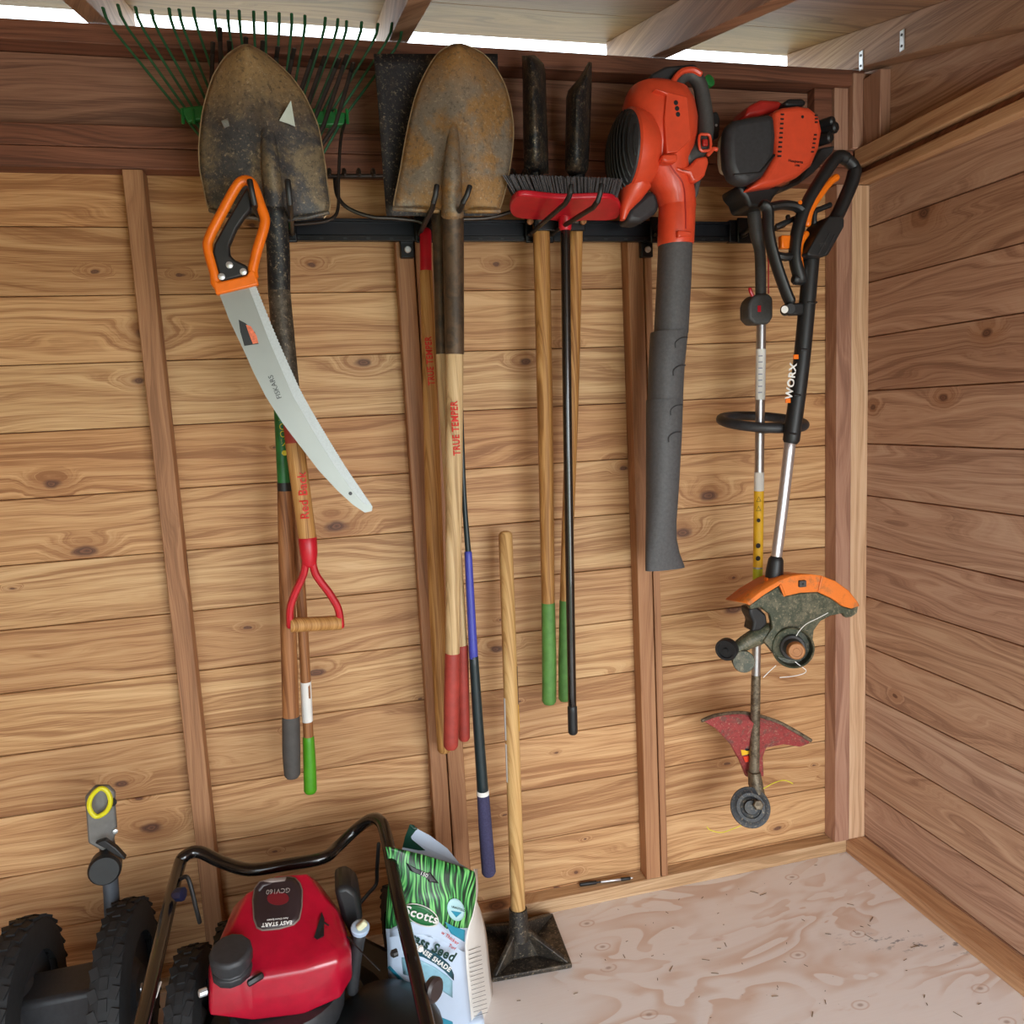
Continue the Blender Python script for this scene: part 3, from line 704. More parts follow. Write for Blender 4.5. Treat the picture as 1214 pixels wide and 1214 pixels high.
for q in zs([(185, 660), (280, 706), (131, 740)]):
    MB().lathe(at(*q, Y - .0085), (0, -1, 0), [(0, .0062), (.0016, .0058), (.003, .003), (.0032, .0005)], 14).build('rivet', M_bright, gp)
zb = zoom(110, 330, 0.29654)
M_bladeS = plain('saw_steel', (150, 154, 150), 0.42, 0.6, var=0.06, scale=8)
M_teeth = plain('ground_saw_teeth', (182, 190, 192), 0.55, 0.3, var=0.08, scale=300)
bo = zb([(505, 60), (650, 30), (735, 240), (830, 450), (915, 600), (1000, 740), (1060, 830), (1118, 912), (1116, 930), (1088, 937), (1040, 905), (980, 850), (905, 770), (840, 685), (760, 580), (690, 470), (640, 370), (600, 280), (545, 165)])
bld = slab(bo, Y, .0016).build('saw_blade', M_bladeS, sw, smooth=False)
te = [(650, 30), (735, 240), (830, 450), (915, 600), (1000, 740), (1060, 830), (1112, 905)]
ti = [(1086, 905), (1032, 840), (972, 758), (886, 620), (800, 470), (706, 252), (624, 38)]
slab(zb(te + ti), Y - .0006, .0028).build('tooth_strip', M_teeth, bld, smooth=False)
random.seed(2); tb = MB(); ec = curve([at(*q, Y) for q in zb(te)], 16)
for i in range(len(ec) - 1):
    a, b = ec[i], ec[i + 1]; nrm = (b - a).cross(V((0, -1, 0))).normalized(); nrm = nrm if nrm.x > 0 else -nrm
    tb.prism([a, b, (a + b) / 2 + nrm * .0016], (0, .0014, 0))
props(tb.build('teeth', M_teeth, bld, smooth=False), kind='stuff')
MB().lathe(at(*zb([(1030, 860)])[0], Y - .0006), (0, -1, 0), [(0, .0035), (.0004, .0035)], 12).build('hanging_hole', M_dgrey, bld)
M_lab = plain('black_label', (24, 26, 28), 0.4, var=0.1)
stk = slab(zb([(583, 165), (612, 180), (648, 215), (663, 262), (606, 270), (590, 215)]), Y - .0006, .0007).build('sticker', M_lab, bld, smooth=False)
slab(zb([(612, 185), (632, 192), (655, 230), (662, 258), (640, 262), (622, 215)]), Y - .001, .0004).build('sticker_print', plain('salmon_print', (232, 120, 84), .5, var=.3, scale=150), stk, smooth=False)
a, b = at(*zb([(752, 490)])[0], Y - .001), at(*zb([(706, 378)])[0], Y - .001)
dr = (b - a).normalized()
lettering('FISKARS', (a + b) / 2, dr, V((-dr.z, 0, dr.x)), .0125, M_dgrey, bld, extrude=.0002)

# ------------------------------------------------------------------ leaf blower
zl = zoom(715, 70, 0.18939)
Y = -0.20
lb = empty('leaf_blower', at(790, 675, Y), 'orange-red leaf blower with long dark grey tube and black round intake', 'leaf blower')
k = 1 / ppm(Y)
def loft(secs, n=24, caps=True):
    """secs: (px, py, Y, half width in px, half depth in m) down a hanging tube."""
    mb = MB(); vs = []; m = len(secs)
    for x, y, d, rx, ry in secs:
        c = at(x, y, d); kk = 1 / ppm(d)
        for i in range(n):
            a = 2 * math.pi * i / n; ca, sa = math.cos(a), math.sin(a)
            e = 0.85; vs.append(c + V((math.copysign(abs(ca) ** e, ca) * rx * kk, math.copysign(abs(sa) ** e, sa) * ry, 0)))
    fs = [(j * n + i, j * n + (i + 1) % n, (j + 1) * n + (i + 1) % n, (j + 1) * n + i) for j in range(m - 1) for i in range(n)]
    if caps: fs += [tuple(range(n))[::-1], tuple((m - 1) * n + i for i in range(n))]
    return mb.add(vs, fs)
hs = loft([(762, 103, Y, 12, .03), (772, 105, Y, 26, .052), (778, 112, Y, 36, .066), (780, 125, Y, 42, .074), (781, 145, Y, 45, .078), (781, 165, Y, 44, .078), (779, 182, Y, 42, .074), (781, 196, Y, 35, .064), (787, 208, Y, 30, .054), (795, 220, Y, 27, .046), (801, 232, Y, 23.5, .042), (803, 246, Y, 21.5, .040)]).build('housing', M_blower, lb)
shs = loft([(803, 245, Y, 21.9, .0405), (802.5, 249, Y, 21.6, .041), (801, 288, Y, 21.6, .040), (801, 291, Y, 20.8, .039)]).build('collar', M_blower, lb)
slab(zl([(468, 1070), (555, 1078), (560, 1105), (500, 1110), (470, 1118)]), Y - .048, .02).build('collar_latch', M_blower, shs, bevel=.003)
# raised side cover with vent holes
cvr = slab(zl([(325, 185), (530, 235), (555, 500), (470, 580), (400, 590), (385, 380), (400, 220)]), Y - .084, .05).build('side_cover', M_blower, lb, bevel=.012, segs=3)
for q in zl([(455, 274), (462, 310), (468, 347)]):
    MB().lathe(at(*q, Y - .0835), (0, -1, 0), [(0, .0052), (.0012, .0048), (.0014, .002)], 12).build('vent_hole', M_black, cvr)
slab(zl([(375, 595), (465, 590), (470, 640), (400, 645), (370, 632)]), Y - .088, .03).build('latch_block', M_blower, lb, bevel=.004)
MB().tube(curve(P(zl([(395, 230), (400, 450), (400, 590), (430, 680), (500, 780), (515, 930), (518, 1060)]), Y - .066), 4), .0016, 6).build('seam', M_bdark, lb)
# round intake facing left
ax = V((-0.998, -0.03, 0.03)).normalized(); ic = at(738, 180, Y - .01)
ri = .083
hsg = MB().lathe(ic - ax * .02, ax, [(-.04, ri * .8), (-.02, ri * 1.0), (0, ri * 1.05), (.012, ri * 1.05), (.016, ri)], 40).build('intake_ring', M_blower, lb)
itk = MB().lathe(ic - ax * .012, ax, [(0, ri), (.012, ri * .99), (.022, ri * .86), (.028, ri * .6), (.031, ri * .3), (.032, .002)], 40).build('intake_cover', M_dgrey, lb)
d_, u_, w_ = frame(ax)
for i in range(12):
    q = (-.88 + i * .16) * ri; h = math.sqrt(max(0, (ri * .95) ** 2 - q * q)); pts = []
    for j in range(9):
        s = (j / 8 * 2 - 1) * h; rr = math.sqrt(q * q + s * s) / ri
        pts.append(ic + ax * (.022 - .022 * rr ** 3) + u_ * q + w_ * s)
    MB().tube(pts, .0028, 6).build('louver', M_black, itk)
# lower scroll with foot
loft([(748, 198, Y - .01, 8, .03), (750, 210, Y - .01, 17, .045), (752, 225, Y - .01, 18, .045), (747, 238, Y - .01, 13, .03), (741, 250, Y - .01, 6, .012), (738, 261, Y - .01, 3, .008)]).build('scroll_foot', M_blower, lb)
slab(zl([(165, 930), (280, 830), (330, 820), (360, 900), (345, 960), (240, 1025), (150, 1015)]), Y + .01, .06).build('fuel_tank', M_dgrey, lb, bevel=.012, segs=3)
# handle and controls
MB().tube(curve(P(zl([(460, 190), (490, 115), (560, 95), (605, 150), (628, 260), (640, 380), (640, 480), (620, 560), (560, 600), (505, 610)]), Y - .03), 5), [.010] * 6 + [.0165] * 30 + [.022] * 10, 14, flat=(1, .85)).build('handle', M_grey, lb) if False else None
hp_ = curve(P(zl([(455, 185), (490, 120), (545, 98), (600, 150), (626, 260), (640, 380), (638, 470), (610, 545), (560, 600), (515, 625)]), Y - .03), 5)
hr_ = [.013 + .008 * min(1, i / (len(hp_) * .75)) for i in range(len(hp_))]
hdl = MB().tube(hp_, hr_, 14, flat=(1, .9)).build('handle', M_grey, lb)
MB().tube(curve(P(zl([(425, 200), (440, 140), (490, 80), (560, 68), (610, 95)]), Y - .045), 5), .0062, 8).build('handle_trim', M_blower, hdl)
swf = MB().tube(loop(P(zl([(603, 480), (635, 472), (668, 482), (672, 560), (645, 574), (607, 565)]), Y - .058), 3), .003, 8, closed=True).build('switch_frame', M_blower, hdl)
MB().box(at(*zl([(637, 525)])[0], Y - .054), (.012, .008, .014)).build('switch', M_bdark, swf, bevel=.002)
MB().tube(curve(P(zl([(655, 600), (675, 580), (690, 562), (712, 566)]), Y - .04), 4), .0045, 8).build('throttle_lever', M_blower, lb)
slab(zl([(545, 665), (590, 615), (655, 605), (665, 645), (640, 730), (600, 765), (560, 770), (540, 720), (455, 700), (450, 660), (500, 680)]), Y - .055, .03).build('lower_bracket', M_blower, lb, bevel=.006, segs=3)
slab(zl([(575, 770), (620, 740), (600, 840), (575, 885)]), Y - .03, .02).build('bracket_foot', M_grey, lb, bevel=.004)
eb = slab(zl([(295, 95), (400, 40), (580, 25), (600, 60), (500, 100), (420, 185), (330, 170), (300, 135)]), Y - .03, .07).build('engine_block', M_dgrey, lb, bevel=.008)
MB().lathe(at(*zl([(650, 150)])[0], Y - .0), (.25, -1, .2), [(0, .013), (.010, .0135), (.012, .010), (.012, .004)], 10).build('fuel_cap', M_green, lb)
kn = slab(zl([(685, 330), (715, 325), (735, 370), (728, 490), (690, 505), (672, 470), (672, 380)]), Y + .02, .02).build('starter_bracket', M_black, lb, bevel=.004)
MB().lathe(at(*zl([(708, 415)])[0], Y + .02), (0, -1, 0), [(0, .003), (.0015, .0025)], 10).build('screw', M_bright, kn)
# tube in three telescoped lengths
zt = zoom(740, 330, 0.29654)
YT = Y
t1 = loft([(800.5, 288, YT, 20.2, .037), (799, 330, YT, 20.6, .037), (795.5, 396, YT, 20.8, .037)]).build('blower_tube', M_tubeg, lb)
t2 = loft([(793.5, 393, YT, 22.4, .040), (793, 396, YT, 22.6, .041), (790, 435, YT, 21.6, .040), (788.5, 476, YT, 21.2, .039)]).build('blower_tube', M_tubeg, lb)
t3 = loft([(788, 473, YT, 22.2, .040), (787.6, 476, YT, 22.3, .041), (787, 515, YT, 21.8, .040), (785.2, 580, YT, 20.2, .036), (783.6, 620, YT, 19.6, .030), (783.8, 640, YT, 20.6, .025), (785.5, 658, YT, 23.4, .020), (788.3, 672, YT, 27, .017), (788.5, 674.5, YT, 27.2, .0165)]).build('nozzle', M_tubeg, lb)
for par, y in ((t2, 403), (t2, 436), (t3, 483), (t3, 515)):
    c = zt([(0, 0)]); cx = 805 - (y - 400) * .07
    MB().tube(curve(P([(cx + 10, y - 3), (cx + 2, y - 2), (cx - 4, y + 3), (cx - 4, y + 9)], YT - .0405), 4), .0016, 6).build('bayonet_groove', M_dgrey, par)

# ------------------------------------------------------------------ petrol string trimmer
ze = zoom(740, 0, 0.29654)
Y = -0.185
gt = empty('string_trimmer', at(890, 983, Y), 'petrol string trimmer with red engine on top and red debris guard', 'string trimmer')
gc = slab(ze([(600, 440), (640, 425), (700, 418), (745, 425), (785, 455), (797, 520), (785, 590), (755, 660), (700, 705), (610, 740), (495, 757), (560, 700), (610, 620)]), Y - .075, .085).build('engine_cover', M_blower, gt, bevel=.022, segs=4)
af = slab(ze([(418, 500), (445, 475), (520, 460), (606, 448), (614, 540), (606, 630), (560, 705), (500, 738), (440, 715), (420, 660), (414, 580)]), Y - .085, .045).build('air_filter_box', M_dgrey, gt, bevel=.016, segs=4)
MB().tube(P(ze([(440, 700), (540, 690), (600, 620)]), Y - .083), .003, 6).build('box_seam', M_black, af)
slab(ze([(391, 545), (420, 515), (470, 520), (470, 690), (400, 690), (391, 640)]), Y - .052, .03).build('fuel_tank', M_cream, gt, bevel=.012, segs=3)
slab(ze([(480, 470), (500, 420), (550, 395), (620, 400), (650, 415), (600, 445)]), Y - .03, .07).build('muffler_cover', M_bdark, gt, bevel=.012, segs=3)
slab(ze([(640, 410), (660, 392), (715, 392), (732, 410), (720, 424), (650, 426)]), Y - .05, .05).build('spark_plug_cap', M_black, gt, bevel=.006)
for yy in range(10):
    q = ze([(632, 458 + yy * 19 - 0), (626, 458 + yy * 19)])
    MB().box(at(*ze([(632 - yy * 1.2, 458 + yy * 18.5)])[0], Y - .0752), (.0075, .003, .0032)).build('cooling_slot', M_black, gc)
for yy in range(8):
    sx = 766 - (yy > 2) * (yy - 2) * 3; s_y = (462 + yy * 14) if yy < 3 else (540 + (yy - 3) * 17)
    MB().box(at(*ze([(sx, s_y)])[0], Y - .0745), (.006, .006, .0028)).build('cooling_slot', M_black, gc)
MB().lathe(at(*ze([(713, 467)])[0], Y - .0752), (0, -1, 0), [(0, .0035), (.001, .003)], 10).build('screw', M_black, gc)
lettering('Husqvarna', at(*ze([(686, 645)])[0], Y - .0762), (1, 0, -.08), (0.08, 0, 1), .0085, M_lab, gc)
lettering('129R', at(*ze([(692, 662)])[0], Y - .0762), (1, 0, -.08), (0.08, 0, 1), .006, M_lab, gc)
for q, r in (((812, 490), .011), ((825, 515), .013), ((803, 555), .013)):
    MB().lathe(at(*ze([q])[0], Y - .01), (.5, -1, 0), [(-.02, r), (.012, r), (.016, r * .7), (.016, r * .3)], 12).build('choke_knob', M_black, gt)
slab(ze([(790, 590), (845, 580), (835, 610), (760, 690), (700, 735), (640, 760), (590, 765), (700, 715)]), Y - .01, .05).build('crankcase', M_dgrey, gt, bevel=.008)
slab(ze([(455, 735), (510, 745), (640, 742), (600, 790), (580, 830), (500, 830), (485, 790), (462, 765)]), Y - .045, .08).build('clutch_housing', M_black, gt, bevel=.012, segs=3)
shaft('sleeve', [(893, 243), (896, 275), (901, 300), (902, 350)], Y, [8.5, 8, 6.8, 6.8], M_grey, gt)
MB().tube(P([(908, 280), (911, 310), (911, 348)], Y - .012), .0016, 6).build('throttle_cable', M_red, gt)
thb = slab([(890, 355), (896, 349), (911, 347), (917, 353), (917, 376), (912, 384), (895, 384), (888, 377), (888, 362)], Y - .022, .044).build('throttle_block', M_grey, gt, bevel=.006, segs=3)
MB().box(at(900, 366, Y - .0225), (.008, .002, .014)).build('red_emblem', M_red, thb)
MB().tube(P([(894, 354), (890, 346), (889, 342)], Y - .012), .0042, 8).build('red_lever', M_red, gt)
sft = shaft('shaft', [(902.5, 382), (899.5, 600), (896.5, 780), (894, 925)], Y, [6, 5.9, 5.9, 6.3], M_steel, gt, rnd=False)
M_dirtysh = dirty_metal('mud_spattered_tube', (120, 108, 90), (84, 72, 56), .5, metal=.5, scale=60)
shaft('muddy_lower_shaft', [(896.2, 800), (895, 870), (893.5, 930)], Y, [6.1, 6.5, 7.4], M_dirtysh, gt, rnd=False)
for a, b, mt, nm in ((414, 474, M_white, 'paper_label'), (560, 582, M_white, 'paper_label'), (582, 672, M_ylabel, 'warning_label'), (674, 688, plain('lime_label', (196, 210, 40), .5, var=.05), 'warning_label'), (692, 705, plain('blue_label', (70, 96, 170), .5, var=.05), 'paper_label')):
    f = lambda y: 902.5 - (y - 382) * .0139
    lo = shaft(nm, [(f(a), a), (f(b), b)], Y, 6.35, mt, sft, rnd=False)
for y in (592, 603):          # warning triangles
    f = 902.5 - (y - 382) * .0139; c = at(f, y, Y - .0124)
    MB().tube([c + V((-.006, 0, -.005)), c + V((.006, 0, -.005)), c + V((0, 0, .006))], .0008, 4, closed=True).build('warning_triangle', M_lab, sft)
for y, r in ((617, .005), (647, .0062), (662, .0062)):
    f = 902.5 - (y - 382) * .0139
    MB().lathe(at(f, y, Y - .0116), (0, -1, 0), [(0, r), (.0012, r * .95), (.0014, r * .2)], 12).build('warning_symbol', M_lab, sft)
for i in range(7): MB().box(at(902 - (i + 3) * .1, 422 + i * 7.2, Y - .0118), (.010, .001, .0016)).build('label_line', plain('blue_print', (110, 116, 150), .6), sft)
# loop handle
c = at(903.5, 501, Y); R = 53 / ppm(Y)
lp = MB().tube([c + V((math.cos(a) * R, -math.sin(a) * R * .95 + .0, -math.cos(a) * .004 + math.sin(a) * -.015 + .002)) for a in [2 * math.pi * i / 36 for i in range(36)]], .0115, 12, closed=True).build('loop_handle', M_dgrey, gt)
MB().box(c + V((.0, -.03, -.012)), (.05, .045, .024)).build('clamp', M_dgrey, lp, bevel=.006, segs=3)
MB().lathe(c + V((.018, -.053, -.012)), (0, -1, 0), [(0, .0045), (.002, .004)], 10).build('screw', M_bright, lp)
# guard, head and spool
zq = zoom(740, 660, 0.29654)
M_guard = dirty_metal('faded_red_plastic', (152, 58, 58), (112, 72, 64), .4, metal=0, scale=40)
go = zq([(312, 655), (375, 632), (480, 624), (520, 632), (600, 655), (680, 695), (747, 735), (738, 750), (705, 762), (640, 752), (570, 765), (556, 800), (560, 880), (490, 882), (465, 820), (430, 755), (370, 690)])
ctr = at(895, 895, Y - .02)
def guard_pt(u, v):
    pass
gm = MB().prism([at(x, y, Y + .028 - .055 * min(1, abs(x - 898) / 60) ** 1.5 * (1 if y < 905 else .3)) for x, y in go], (0, .012, .0))
grd = gm.build('debris_guard', M_guard, gt, bevel=.003)
MB().tube(curve([at(x, y, Y + .026 - .055 * min(1, abs(x - 898) / 60) ** 1.5) for x, y in zq([(312, 655), (375, 632), (480, 624), (600, 655), (680, 695), (747, 735)])], 5), .0045, 8).build('guard_rim', M_dirtysh, grd)
st_ = slab(zq([(458, 735), (510, 728), (514, 785), (472, 795)]), Y + .010, .002).build('warning_sticker', M_ylabel, grd)
MB().lathe(at(*zq([(492, 766)])[0], Y + .0098), (0, -1, 0), [(0, .007), (.001, .0065), (.0012, .002)], 12).build('sticker_symbol', M_lab, st_)
slab(zq([(476, 800), (508, 795), (505, 818), (484, 822)]), Y + .010, .002).build('red_arrow', plain('bright_red_print', (220, 60, 30), .5), grd)
gh = loft([(894, 915, Y - .005, 8, .016), (896, 930, Y - .01, 9, .02), (898, 942, Y - .02, 9, .02), (899, 952, Y - .025, 7, .015)]).build('gear_head', M_dirtysh, gt)
sa = tocam(890, 957, .18, -.05); scn = at(889, 957, Y - .03)
M_spool = dirty_metal('black_dirty_plastic', (48, 52, 56), (74, 72, 66), .4, metal=0, scale=40)
spl = MB().lathe(scn - V(sa) * .0, sa, [(0, .046), (.006, .0485), (.010, .047), (.012, .036), (.014, .034), (.014, .026), (.011, .024), (.014, .018), (.022, .016), (.022, .004)], 36).build('spool_head', M_spool, gt)
MB().lathe(at(898, 954, Y - .05), sa, [(0, .0125), (.014, .0125), (.016, .010), (.016, .002)], 6).build('hex_nut', M_dirtysh, spl)
for pts in ([(880, 978), (868, 983), (855, 987), (842, 984), (838, 980)], [(905, 935), (918, 928), (930, 925), (940, 929)]):
    MB().tube(curve(P(pts, Y - .03), 4), .001, 6).build('cutting_line', M_yellow, spl)

# ------------------------------------------------------------------ battery string trimmer
zw = zoom(880, 170, 0.18939)
Y = -0.30
wt = empty('string_trimmer', at(940, 800, Y), 'battery string trimmer with black and orange handle and orange guard', 'string trimmer')
kk = 1 / ppm(Y)
gh = MB().tube(curve(P(zw([(648, 95), (590, 90), (500, 215), (415, 360), (362, 490), (335, 620), (335, 740), (365, 850)]), Y), 5), .0152, 12, flat=(1, .9)).build('grip_frame', M_black, wt)
MB().tube(curve(P(zw([(648, 95), (700, 150), (690, 230), (650, 330), (600, 440), (575, 480)]), Y), 5), [.0135] * 6 + [.016] * 20, 12, flat=(1, .9)).build('rear_handle', M_black, wt)
MB().tube(curve(P(zw([(330, 850), (385, 845), (420, 720)]), Y), 4), .012, 10).build('frame_foot', M_black, wt)
bt = slab(zw([(545, 455), (620, 448), (642, 475), (640, 520), (540, 700), (500, 712), (420, 705), (405, 690), (500, 520)]), Y - .035, .07).build('battery', M_black, wt, bevel=.008, segs=3)
lettering('20V', at(*zw([(505, 632)])[0], Y - .0355), (1, 0, .25), (-.25, 0, 1), .010, M_grey, bt)
for pts in ([(545, 560), (480, 690)], [(580, 570), (520, 695)]):
    MB().tube(P(zw(pts), Y - .0355), .0016, 6).build('battery_rib', M_dgrey, bt)
MB().tube(curve(P(zw([(590, 212), (545, 245), (480, 330), (425, 420), (405, 510)]), Y - .006), 4), .0082, 10).build('grip_insert', M_orange, wt)
MB().tube(curve(P(zw([(400, 565), (365, 620), (355, 700), (365, 790)]), Y - .006), 4), .0078, 10).build('grip_insert', M_orange, wt)
MB().tube(curve(P(zw([(550, 385), (490, 410), (455, 430), (450, 500)]), Y), 4), .006, 10).build('trigger', M_black, wt)
MB().tube(curve(P(zw([(130, 385), (160, 420), (165, 560), (205, 730), (270, 920), (300, 990)]), Y), 4), .0145, 12, flat=(1, .8)).build('support_strut', M_black, wt)
MB().tube(curve(P(zw([(170, 400), (250, 385), (330, 395), (370, 420)]), Y), 4), .014, 10, flat=(1, .7)).build('cross_bar', M_black, wt)
MB().tube(P(zw([(215, 520), (330, 470)]), Y + .02), .006, 8).build('cross_bar', M_black, wt)
MB().tube(P(zw([(205, 700), (270, 712), (330, 705)]), Y), .009, 8).build('cross_bar', M_black, wt)
MB().box(at(*zw([(268, 620)])[0], Y + .01), (.026, .015, .028)).build('orange_spacer', M_orange, wt, bevel=.003)
MB().lathe(at(*zw([(362, 370)])[0], Y - .012), (0, -1, 0), [(0, .005), (.002, .004)], 10).build('orange_button', M_orange, wt)
kb = MB().lathe(at(*zw([(270, 1045)])[0], Y + .006), (-.15, -1, 0), [(0, .0125), (.022, .0125), (.025, .011), (.025, .002)], 20).build('pivot_knob', M_black, wt)
MB().lathe(at(*zw([(265, 1040)])[0], Y - .0195), (-.15, -1, 0), [(0, .008), (.0008, .0078)], 18).build('badge', M_white, kb)
MB().box(at(*zw([(330, 1040)])[0], Y), (.03, .024, .026)).build('knob_arm', M_black, wt, bevel=.004)
tb_ = shaft('main_tube', [(962, 303), (956, 370), (949, 440), (938, 522)], Y, [10.2, 10.4, 10.6, 10.8], M_black, wt)
for x, y in ((968, 358.5), (960, 414), (952, 468), (947, 514)):
    MB().tube([at(x - 10, y, Y - .016), at(x - 4, y + .5, Y - .017), at(x, y, Y - .008)], .0026, 6).build('cable_clip', M_black, tb_)
a, b = at(936, 476, Y - .0178), at(943, 425, Y - .0178); dr = (b - a).normalized(); uv = V((0, 1, 0)).cross(dr) * 1
uv = V((-dr.z, 0, dr.x))
lettering('WORX', (at(938.7, 452, Y - .0182)), dr, uv, .0235, M_white, tb_, wrap=.0185, squeeze=1.0, bold=.03)
for x, y in ((943.5, 423), (934, 475)):
    MB().box(at(x, y, Y - .0165), (.012, .004, .010)).build('orange_mark', M_orange, tb_, bevel=.001)
shaft('silver_tube', [(937, 522), (928, 600), (920, 664)], Y, [7.4, 7.2, 7], M_silver, wt)
jt = shaft('joint', [(920, 663), (918, 680), (916, 708)], Y, [9.5, 11.5, 11.5], M_black, wt)
MB().box(at(908.5, 690, Y - .012), (.004, .008, .02)).build('joint_button', M_orange, jt)
zh = zoom(840, 660, 0.15651)
M_ordirt = dirty_metal('dusty_orange_plastic', (226, 120, 40), (180, 110, 60), .3, metal=0, scale=30, speck=False)
oo = [(290, 352), (400, 265), (540, 183), (620, 152), (700, 140), (780, 138), (850, 147), (960, 190), (1060, 262), (1125, 345), (1140, 375)]
oi = [(1085, 395), (1020, 378), (940, 320), (830, 268), (700, 275), (585, 300), (545, 215), (430, 285), (312, 372)]
rim_f = P(zh(oo + oi), Y - .055)
rm = MB().prism(rim_f, (0, .012, 0)).build('guard_rim', M_ordirt, wt, bevel=.002)
# curved skirt going back from the outer rim
sk = MB(); fo = P(zh(oo), Y - .055); bk = [p + V((0, .09, -.012)) for p in fo]
nfo = len(fo); sk.add(fo + bk, [(i, i + 1, nfo + i + 1, nfo + i) for i in range(nfo - 1)])
sk.build('guard_skirt', M_ordirt, rm, solid=.003)
pts = [(312, 372), (430, 285), (545, 215), (585, 300), (700, 275), (830, 268), (940, 320), (1020, 378), (1085, 395), (1138, 372), (1128, 430), (1085, 458), (1045, 465), (1020, 432), (930, 448), (850, 490), (800, 560), (790, 660), (640, 780), (520, 760), (420, 640), (490, 540), (470, 440), (400, 385), (320, 400)]
MB().prism(P(zh(pts), Y - .045), (0, .014, 0)).build('guard_plate', M_grime, wt, bevel=.003)
for q in ((545, 215, 575, 295), (860, 150, 835, 262)):
    MB().tube(P(zh([(q[0], q[1]), (q[2], q[3])]), Y - .056), .003, 6).build('guard_web', M_ordirt, rm)
bx = MB().box(at(*zh([(706, 203)])[0], Y - .056), (.017, .012, .015)).build('line_cutter_block', M_grey, rm, bevel=.002)
MB().lathe(at(*zh([(718, 207)])[0], Y - .063), (0, -1, 0), [(0, .003), (.001, .0025)], 10).build('screw', M_dgrey, bx)
ha = tocam(939, 766, .16, -.16)
mh = at(*zh([(632, 682)])[0], Y - .05)
mhs = MB().lathe(mh - ha * .03, ha, [(-.03, .030), (0, .038), (.030, .0435), (.046, .0455), (.048, .044), (.046, .0415), (.02, .039), (.018, .02)], 36).build('spool_housing', M_grime, wt)
spd = MB().lathe(mh - ha * .014, ha, [(0, .028), (.022, .028), (.026, .026), (.028, .021), (.052, .0195), (.055, .017), (.055, .012)], 28).build('spool', M_grey, mhs)
cpp = mh + ha * .04 + V((.001, 0, -.001))
MB().lathe(cpp, ha, [(0, .0195), (.012, .0185), (.015, .016), (.015, .012), (.0138, .0115), (.0138, .007), (.0148, .0065), (.0148, .001)], 24).build('bump_cap', plain('worn_orange_cap', (168, 112, 62), .6, var=.2), mhs)
am = MB().tube(curve(P(zh([(560, 560), (430, 580), (300, 640), (210, 700)]), Y - .02), 4), [.022, .022, .022, .022, .022, .02, .02, .019, .018, .017, .016, .015, .015], 12).build('motor_arm', M_grime, wt)
slab(zh([(310, 395), (370, 380), (440, 440), (450, 510), (400, 560), (330, 570), (345, 500), (315, 440)]), Y - .04, .04).build('pivot_housing', M_black, wt, bevel=.005)
wa = V((-.75, -.65, -.1)).normalized()
whl = MB().lathe(at(*zh([(135, 705)])[0], Y - .03), wa, [(-.014, .020), (-.012, .024), (.002, .025), (.006, .0235), (.006, .018), (.002, .017), (.002, .006), (.007, .005), (.007, .001)], 28).build('edging_wheel', M_black, wt)
MB().lathe(at(*zh([(262, 790)])[0], Y - .03), tocam(880, 784, .1, -.1), [(-.05, .022), (.012, .0245), (.016, .023), (.0165, .002)], 28).build('motor_end', M_grime, wt)
for pts in ([(665, 600), (690, 560), (740, 510), (820, 470), (905, 425)], [(655, 795), (700, 830), (738, 860), (720, 885), (640, 905), (540, 915)], [(415, 915), (460, 870), (510, 825)]):
    MB().tube(curve(P(zh(pts), Y - .075), 4), .0009, 6).build('cutting_line', M_white, wt)

# ------------------------------------------------------------------ tamper
tmb = atz(615, 1118, 0); tmc = (V((-1.101, -0.058, 0)) + V((-0.932, -0.05, 0)) + V((-0.944, -0.248, 0)) + V((-1.116, -0.245, 0))) / 4
tm = empty('tamper', tmc, 'square cast-iron tamper with tall wooden handle standing on the floor', 'tamper')
M_iron = dirty_metal('muddy_cast_iron', (48, 44, 40), (86, 78, 66), .4, metal=.35, scale=26)
s = .095; R_ = Matrix.Rotation(math.radians(-3), 3, 'Z')
def tp(x, y, z): return tmc + R_ @ V((x, y, z))
MB().add([tp(-s, -s, 0), tp(s, -s, 0), tp(s, s, 0), tp(-s, s, 0), tp(-s, -s, .012), tp(s, -s, .012), tp(s, s, .012), tp(-s, s, .012)], [(0, 1, 2, 3), (4, 5, 6, 7), (0, 1, 5, 4), (1, 2, 6, 5), (2, 3, 7, 6), (3, 0, 4, 7)]).build('base_plate', M_iron, tm, bevel=.003)
hl = at(601, 640, -.085) ; hb_ = tp(-.004, .03, .10); hb_ = atz(614.5, 1088, .105)
hax = (at(599, 627, -.08) - hb_)
for ang in (45, 135, 225, 315):
    dx, dy = math.cos(math.radians(ang)), math.sin(math.radians(ang)); pr = V((-dy, dx, 0)) * .006
    c0 = V((hb_.x - tmc.x, hb_.y - tmc.y, 0))
    q = [tp(dx * .125, dy * .125, .012), tp(dx * .125, dy * .125, .016), tmc + c0 + V((dx * .015, dy * .015, .085)), tmc + c0 * .6 + V((0, 0, .012))]
    MB().prism([p - R_ @ pr for p in q], R_ @ (pr * 2)).build('rib', M_iron, tm, bevel=.003)
c0 = V((hb_.x, hb_.y, 0))
MB().add([tp(-.045, -.05, .011), tp(.04, -.05, .011), tp(.04, .05, .011), tp(-.045, .05, .011)] + [V((hb_.x + x, hb_.y + y, .075)) for x, y in ((-.018, -.018), (.018, -.018), (.018, .018), (-.018, .018))], [(0, 1, 5, 4), (1, 2, 6, 5), (2, 3, 7, 6), (3, 0, 4, 7), (4, 5, 6, 7), (0, 3, 2, 1)]).build('hub', M_iron, tm, bevel=.004)
MB().tube([hb_ - hax.normalized() * .05, hb_ + hax.normalized() * .022], [.025, .0215], 16, rnd=False).build('collar', M_iron, tm)
